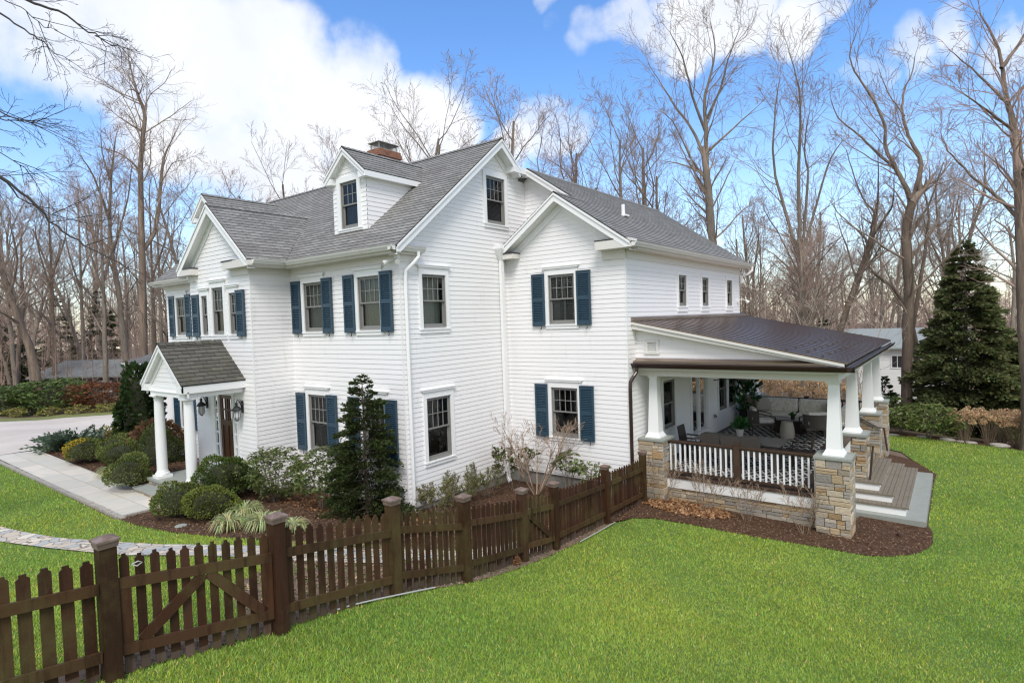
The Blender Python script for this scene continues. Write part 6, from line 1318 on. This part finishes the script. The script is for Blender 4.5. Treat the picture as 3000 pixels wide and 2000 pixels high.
# edging boulders along the back bed
for i, (x, y, s) in enumerate(((9.0, 18.35, .2), (9.8, 18.15, .28), (10.5, 18.1, .2), (11.3, 18.0, .32), (12.1, 17.8, .24), (13.0, 17.6, .28), (8.1, 17.95, .2), (10.15, 18.2, .16))):
    r_ = np.random.default_rng(i); zb = terr(x, y); b = MB(); rings = []
    for k, (f, zf) in enumerate(((.85, -.05), (1, .15), (.9, .32), (.5, .42))): rings.append([V((x + s * f * math.cos(a) * r_.uniform(.85, 1.1), y + s * .6 * f * math.sin(a) * r_.uniform(.85, 1.1), zb + s * zf)) for a in [2 * PI * j / 9 for j in range(9)]])
    b.loft(rings); tag(b.build('edging_rock', M['stonewhite']), 'flat pale edging rock along the bed in front of the hydrangeas', 'rock', 'edging rocks of the back bed')
b = MB(); b.lathe((9.15, 5.3, terr(9.15, 5.3)), [(.03, 0), (.065, .03), (.06, .08), (.02, .11)], 9); tag(b.build('dark_stone', mat('dark_stone', (.08, .04, .03), .9)), 'small dark stone on the mulch by the landing slab', 'stone')
b = MB(); q = V((4.16, -1.45, terr(4.2, -1.45))); r_ = np.random.default_rng(3); P = q + V((0, 0, .06)); u = unit(r_, 220); U_ = u * np.array([.09, .09, .09]); npc = leaves('dry_nest', M['leaf_dry'], U_ * r_.uniform(.5, 1, (220, 1)) + np.array(P), u + r_.normal(0, .8, u.shape), .06, .4, None, 4); tag(npc, 'round clump of dry leaves at the foot of the fence by the small gate', 'leaf clump')
b = MB(); b.lathe((-2.9, -4.0 + .25, terr(-2.9, -3.75) + .01), [(.12, 0), (.12, .02), (.10, .03)], 14); tag(b.build('drain_cover', M['bluestone']), 'small round grey cover in the mulch before the clipped mounds', 'cover')
# ------------------------------------------------------------------ neighbours
def box_house():
    p0 = at(2480, 1000, 60); p1 = at(2830, 1000, 60); d = V((p1.x - p0.x, p1.y - p0.y, 0)); L_ = d.length; d.normalize(); nrm = V((d.y, -d.x, 0)); zg = -4.2
    t = thing('neighbour_house', (p0.x, p0.y, zg), 'white two storey house with a pale grey roof behind the trees at the right', 'house'); F = Fr((p0.x, p0.y, 0), d)
    b = MB(); laps(b, F.O, F.U, Z, F.N, [(0, zg), (L_, zg), (L_, 1.0), (0, 1.0)], .2, .02); b.poly([F.p(0, zg), F.p(0, zg, -8), F.p(0, 1, -8), F.p(0, 1)]); b.build('wall', M['nb_wall'], t)
    b = MB(); b.extr([F.p(-.5, .95, .5), F.p(L_ + .5, .95, .5), F.p(L_ + .5, 2.5, -4), F.p(-.5, 2.5, -4)], (0, 0, .12)); b.build('roof', M['nb_roof'], t)
    for u in (3.3, 6.9, 9.6):
        b = MB(); F.box(b, u, u + .95, -.75, .45, .0, .06); w = b.build('window', M['nb_wall'], t); b = MB(); F.box(b, u + .1, u + .45, -.62, .35, .06, .07); F.box(b, u + .5, u + .85, -.62, .35, .06, .07); b.build('pane', M['dark'], w)
    b = MB(); F.box(b, 5.7, 8.1, -3.6, -1.5, .0, .9); w = b.build('bay_window', M['nb_wall'], t); b = MB()
    for u in (5.85, 7.0):
        for i in range(4):
            for j in range(5): F.box(b, u + i * .24, u + i * .24 + .20, -3.3 + j * .33, -3.3 + j * .33 + .28, .9, .91)
    b.build('pane', M['dark'], w)
    b = MB(); b.loft([[F.p(5.5, -1.5, 0), F.p(8.3, -1.5, 0), F.p(8.3, -1.5, 1.1), F.p(5.5, -1.5, 1.1)], [F.p(6.0, -1.0, 0), F.p(7.8, -1.0, 0), F.p(7.8, -1.0, .2), F.p(6.0, -1.0, .2)]]); b.build('bay_roof', mat('reddish_bay_roof', (.16, .09, .08), .8), w)
box_house()
p0 = at(110, 1100, 56); p1 = at(440, 1090, 50); d = V((p1.x - p0.x, p1.y - p0.y, 0)); L_ = d.length; d.normalize(); F = Fr((p0.x, p0.y, 0), d)
M['low_roof'] = mat('weathered_low_roof', (.15, .16, .155), .9, [(1.5, (.22, .225, .21), .4, .7)])
t = thing('low_house', (p0.x, p0.y, 0), 'low dark house with a grey roof behind the hedge at the left', 'house')
b = MB(); F.box(b, 0, L_ + 2, -.2, 1.45, -6, 0); b.build('wall', M['nb_dark'], t)
b = MB(); b.extr([F.p(-.5, 1.4, .5), F.p(L_ + 2.5, 1.4, .5), F.p(L_ + 2.5, 2.45, -3), F.p(-.5, 2.45, -3)], (0, 0, .1)); b.build('roof', M['low_roof'], t)
for u in (L_ * .55, L_ * .8): b = MB(); F.box(b, u, u + 1.0, .3, 1.15, .0, .05); b.build('window', M['nb_wall'], t)
p0 = at(-10, 1110, 48); p1 = at(300, 1110, 46); d = V((p1.x - p0.x, p1.y - p0.y, 0)); L_ = d.length; d.normalize(); F = Fr((p0.x, p0.y, 0), d)
t = thing('board_fence', (p0.x, p0.y, 0), 'grey board fence behind the hedge at the left', 'fence'); b = MB(); u = 0
while u < L_: F.box(b, u, u + .14, -.1, 1.2, 0, .025); u += .16
b.build('boards', M['nb_fence'], t); b = MB(); F.box(b, 0, L_, .9, 1.0, -.05, -.001); b.build('rail', M['nb_fence'], t)
# look settings
SAT, SKYS, CLOUDS_STR, SUN, EXPO = 1.22, .142, .64, 1.5, .86
CLOUDS = [(150, 80, 270, 1), (450, 170, 330, 1), (700, 230, 240, 1), (880, 300, 220, 1), (1080, 290, 170, 1), (1240, 350, 150, 1), (950, 440, 220, 1), (1150, 430, 170, 1), (700, 440, 200, 1), (560, 400, 140, 1), (40, 540, 60, .6), (330, 640, 70, .5), (1740, 130, 90, .85), (1850, 80, 110, .95), (2000, 40, 120, .95), (2150, 50, 120, .9), (2330, 40, 110, .9), (2450, 10, 60, .8), (1600, 90, 40, .6), (1560, 5, 60, .75), (2650, 110, 70, .6), (2780, 60, 60, .6), (2930, 120, 90, .65), (2540, 200, 50, .55), (1560, 410, 80, .9), (1640, 440, 80, .85), (1500, 480, 80, .85), (2350, 800, 160, .65), (820, 30, 60, .5)]
# ------------------------------------------------------------------ sky, clouds and sun
SUN_EL, SUN_AZ = math.radians(52), math.radians(-32)      # azimuth of the sun measured from -y towards +x
sdir = V((math.sin(math.radians(38)) * math.cos(SUN_EL), -math.cos(math.radians(38)) * math.cos(SUN_EL), math.sin(SUN_EL)))
W = bpy.data.worlds.new('World'); SC.world = W; W.use_nodes = True; nt = W.node_tree; N = nt.nodes; L = nt.links
bg = N['Background']; sky = N.new('ShaderNodeTexSky'); sky.sky_type = 'NISHITA'; sky.sun_disc = False; sky.sun_elevation = SUN_EL; sky.sun_rotation = math.atan2(sdir.x, sdir.y)
sky.air_density = 1.0; sky.dust_density = .3; sky.ozone_density = 2.0
hs = N.new('ShaderNodeHueSaturation'); hs.inputs['Saturation'].default_value = SAT; hs.inputs['Hue'].default_value = .506; L.new(sky.outputs[0], hs.inputs['Color'])
L.new(hs.outputs[0], bg.inputs[0]); bg.inputs[1].default_value = SKYS
tc = N.new('ShaderNodeTexCoord'); nz = N.new('ShaderNodeTexNoise'); nz.inputs['Scale'].default_value = 4.2; nz.inputs['Detail'].default_value = 9; nz.inputs['Roughness'].default_value = .6
L.new(tc.outputs['Generated'], nz.inputs['Vector'])
def math_(op, a, b=None):
    m = N.new('ShaderNodeMath'); m.operation = op
    for i, v in enumerate((a, b)):
        if v is None: continue
        if isinstance(v, (int, float)): m.inputs[i].default_value = v
        else: L.new(v, m.inputs[i])
    return m.outputs[0]
n2 = N.new('ShaderNodeTexNoise'); n2.inputs['Scale'].default_value = 5.5; n2.inputs['Detail'].default_value = 6; L.new(tc.outputs['Generated'], n2.inputs['Vector'])
sub = N.new('ShaderNodeVectorMath'); sub.operation = 'SUBTRACT'; L.new(n2.outputs['Color'], sub.inputs[0]); sub.inputs[1].default_value = (.5, .5, .5)
ds = N.new('ShaderNodeVectorMath'); ds.operation = 'SCALE'; L.new(sub.outputs[0], ds.inputs[0]); ds.inputs['Scale'].default_value = .2
ad = N.new('ShaderNodeVectorMath'); ad.operation = 'ADD'; L.new(tc.outputs['Generated'], ad.inputs[0]); L.new(ds.outputs[0], ad.inputs[1])
nrm = N.new('ShaderNodeVectorMath'); nrm.operation = 'NORMALIZE'; L.new(ad.outputs[0], nrm.inputs[0])
acc = None
# cloud banks: direction (taken once from where they hang), angular radius, weight
for x, y, rr, w in CLOUDS:
    c = ray(x, y); dt = N.new('ShaderNodeVectorMath'); dt.operation = 'DOT_PRODUCT'; L.new(nrm.outputs[0], dt.inputs[0]); dt.inputs[1].default_value = c
    mr = N.new('ShaderNodeMapRange'); mr.interpolation_type = 'SMOOTHSTEP'; cv = math.cos(math.atan(math.hypot(x - 1500, y - 1000) / FPX)); aR = math.atan(rr / FPX) * cv ** 1.5; mr.inputs[1].default_value = math.cos(aR * 1.5); mr.inputs[2].default_value = math.cos(aR * .3); mr.inputs[4].default_value = w; L.new(dt.outputs['Value'], mr.inputs[0])
    acc = mr.outputs[0] if acc is None else math_('MAXIMUM', acc, mr.outputs[0])
# unseen broad cloud added behind the viewer to raise the ambient light
dt = N.new('ShaderNodeVectorMath'); dt.operation = 'DOT_PRODUCT'; L.new(nrm.outputs[0], dt.inputs[0]); dt.inputs[1].default_value = (.45, -.75, .5)
mr = N.new('ShaderNodeMapRange'); mr.interpolation_type = 'SMOOTHSTEP'; mr.inputs[1].default_value = -.05; mr.inputs[2].default_value = .5; mr.inputs[4].default_value = .9; L.new(dt.outputs['Value'], mr.inputs[0]); acc = math_('MAXIMUM', acc, mr.outputs[0])
dn = math_('ADD', acc, math_('MULTIPLY', math_('SUBTRACT', nz.outputs[0], .5), 1.7))
ms = N.new('ShaderNodeMapRange'); ms.interpolation_type = 'SMOOTHSTEP'; ms.inputs[1].default_value = .34; ms.inputs[2].default_value = 1.0; L.new(dn, ms.inputs[0])
# thin pale veil low down
sz = N.new('ShaderNodeSeparateXYZ'); L.new(tc.outputs['Generated'], sz.inputs[0])
veil = N.new('ShaderNodeMapRange'); veil.inputs[1].default_value = .32; veil.inputs[2].default_value = .0; veil.inputs[4].default_value = .55; L.new(sz.outputs[2], veil.inputs[0])
msk = math_('MAXIMUM', ms.outputs[0], math_('MULTIPLY', veil.outputs[0], math_('ADD', nz.outputs[0], .15)))
b2 = N.new('ShaderNodeBackground'); b2.inputs[1].default_value = CLOUDS_STR
cl = N.new('ShaderNodeMix'); cl.data_type = 'RGBA'; L.new(n2.outputs[0], cl.inputs[0]); cl.inputs[6].default_value = (.60, .66, .78, 1); cl.inputs[7].default_value = (1.12, 1.12, 1.12, 1); L.new(cl.outputs[2], b2.inputs[0])
mx = N.new('ShaderNodeMixShader'); L.new(msk, mx.inputs[0]); L.new(bg.outputs[0], mx.inputs[1]); L.new(b2.outputs[0], mx.inputs[2]); L.new(mx.outputs[0], N['World Output'].inputs[0])
sl_ = bpy.data.lights.new('sun', 'SUN'); sl_.energy = SUN; sl_.angle = math.radians(22); sl_.color = (1, .97, .92)
so = bpy.data.objects.new('sun', sl_); COL.objects.link(so); so.location = (20, -30, 40); so.rotation_euler = (-sdir).to_track_quat('-Z', 'Y').to_euler()
SC.view_settings.view_transform = 'Standard'; SC.view_settings.look = 'None'; SC.view_settings.gamma = 1; SC.view_settings.exposure = EXPO
SC.render.film_transparent = False
SC.cycles.max_bounces = 8; SC.cycles.transparent_max_bounces = 12; SC.cycles.use_denoising = True; SC.cycles.filter_width = 1.25
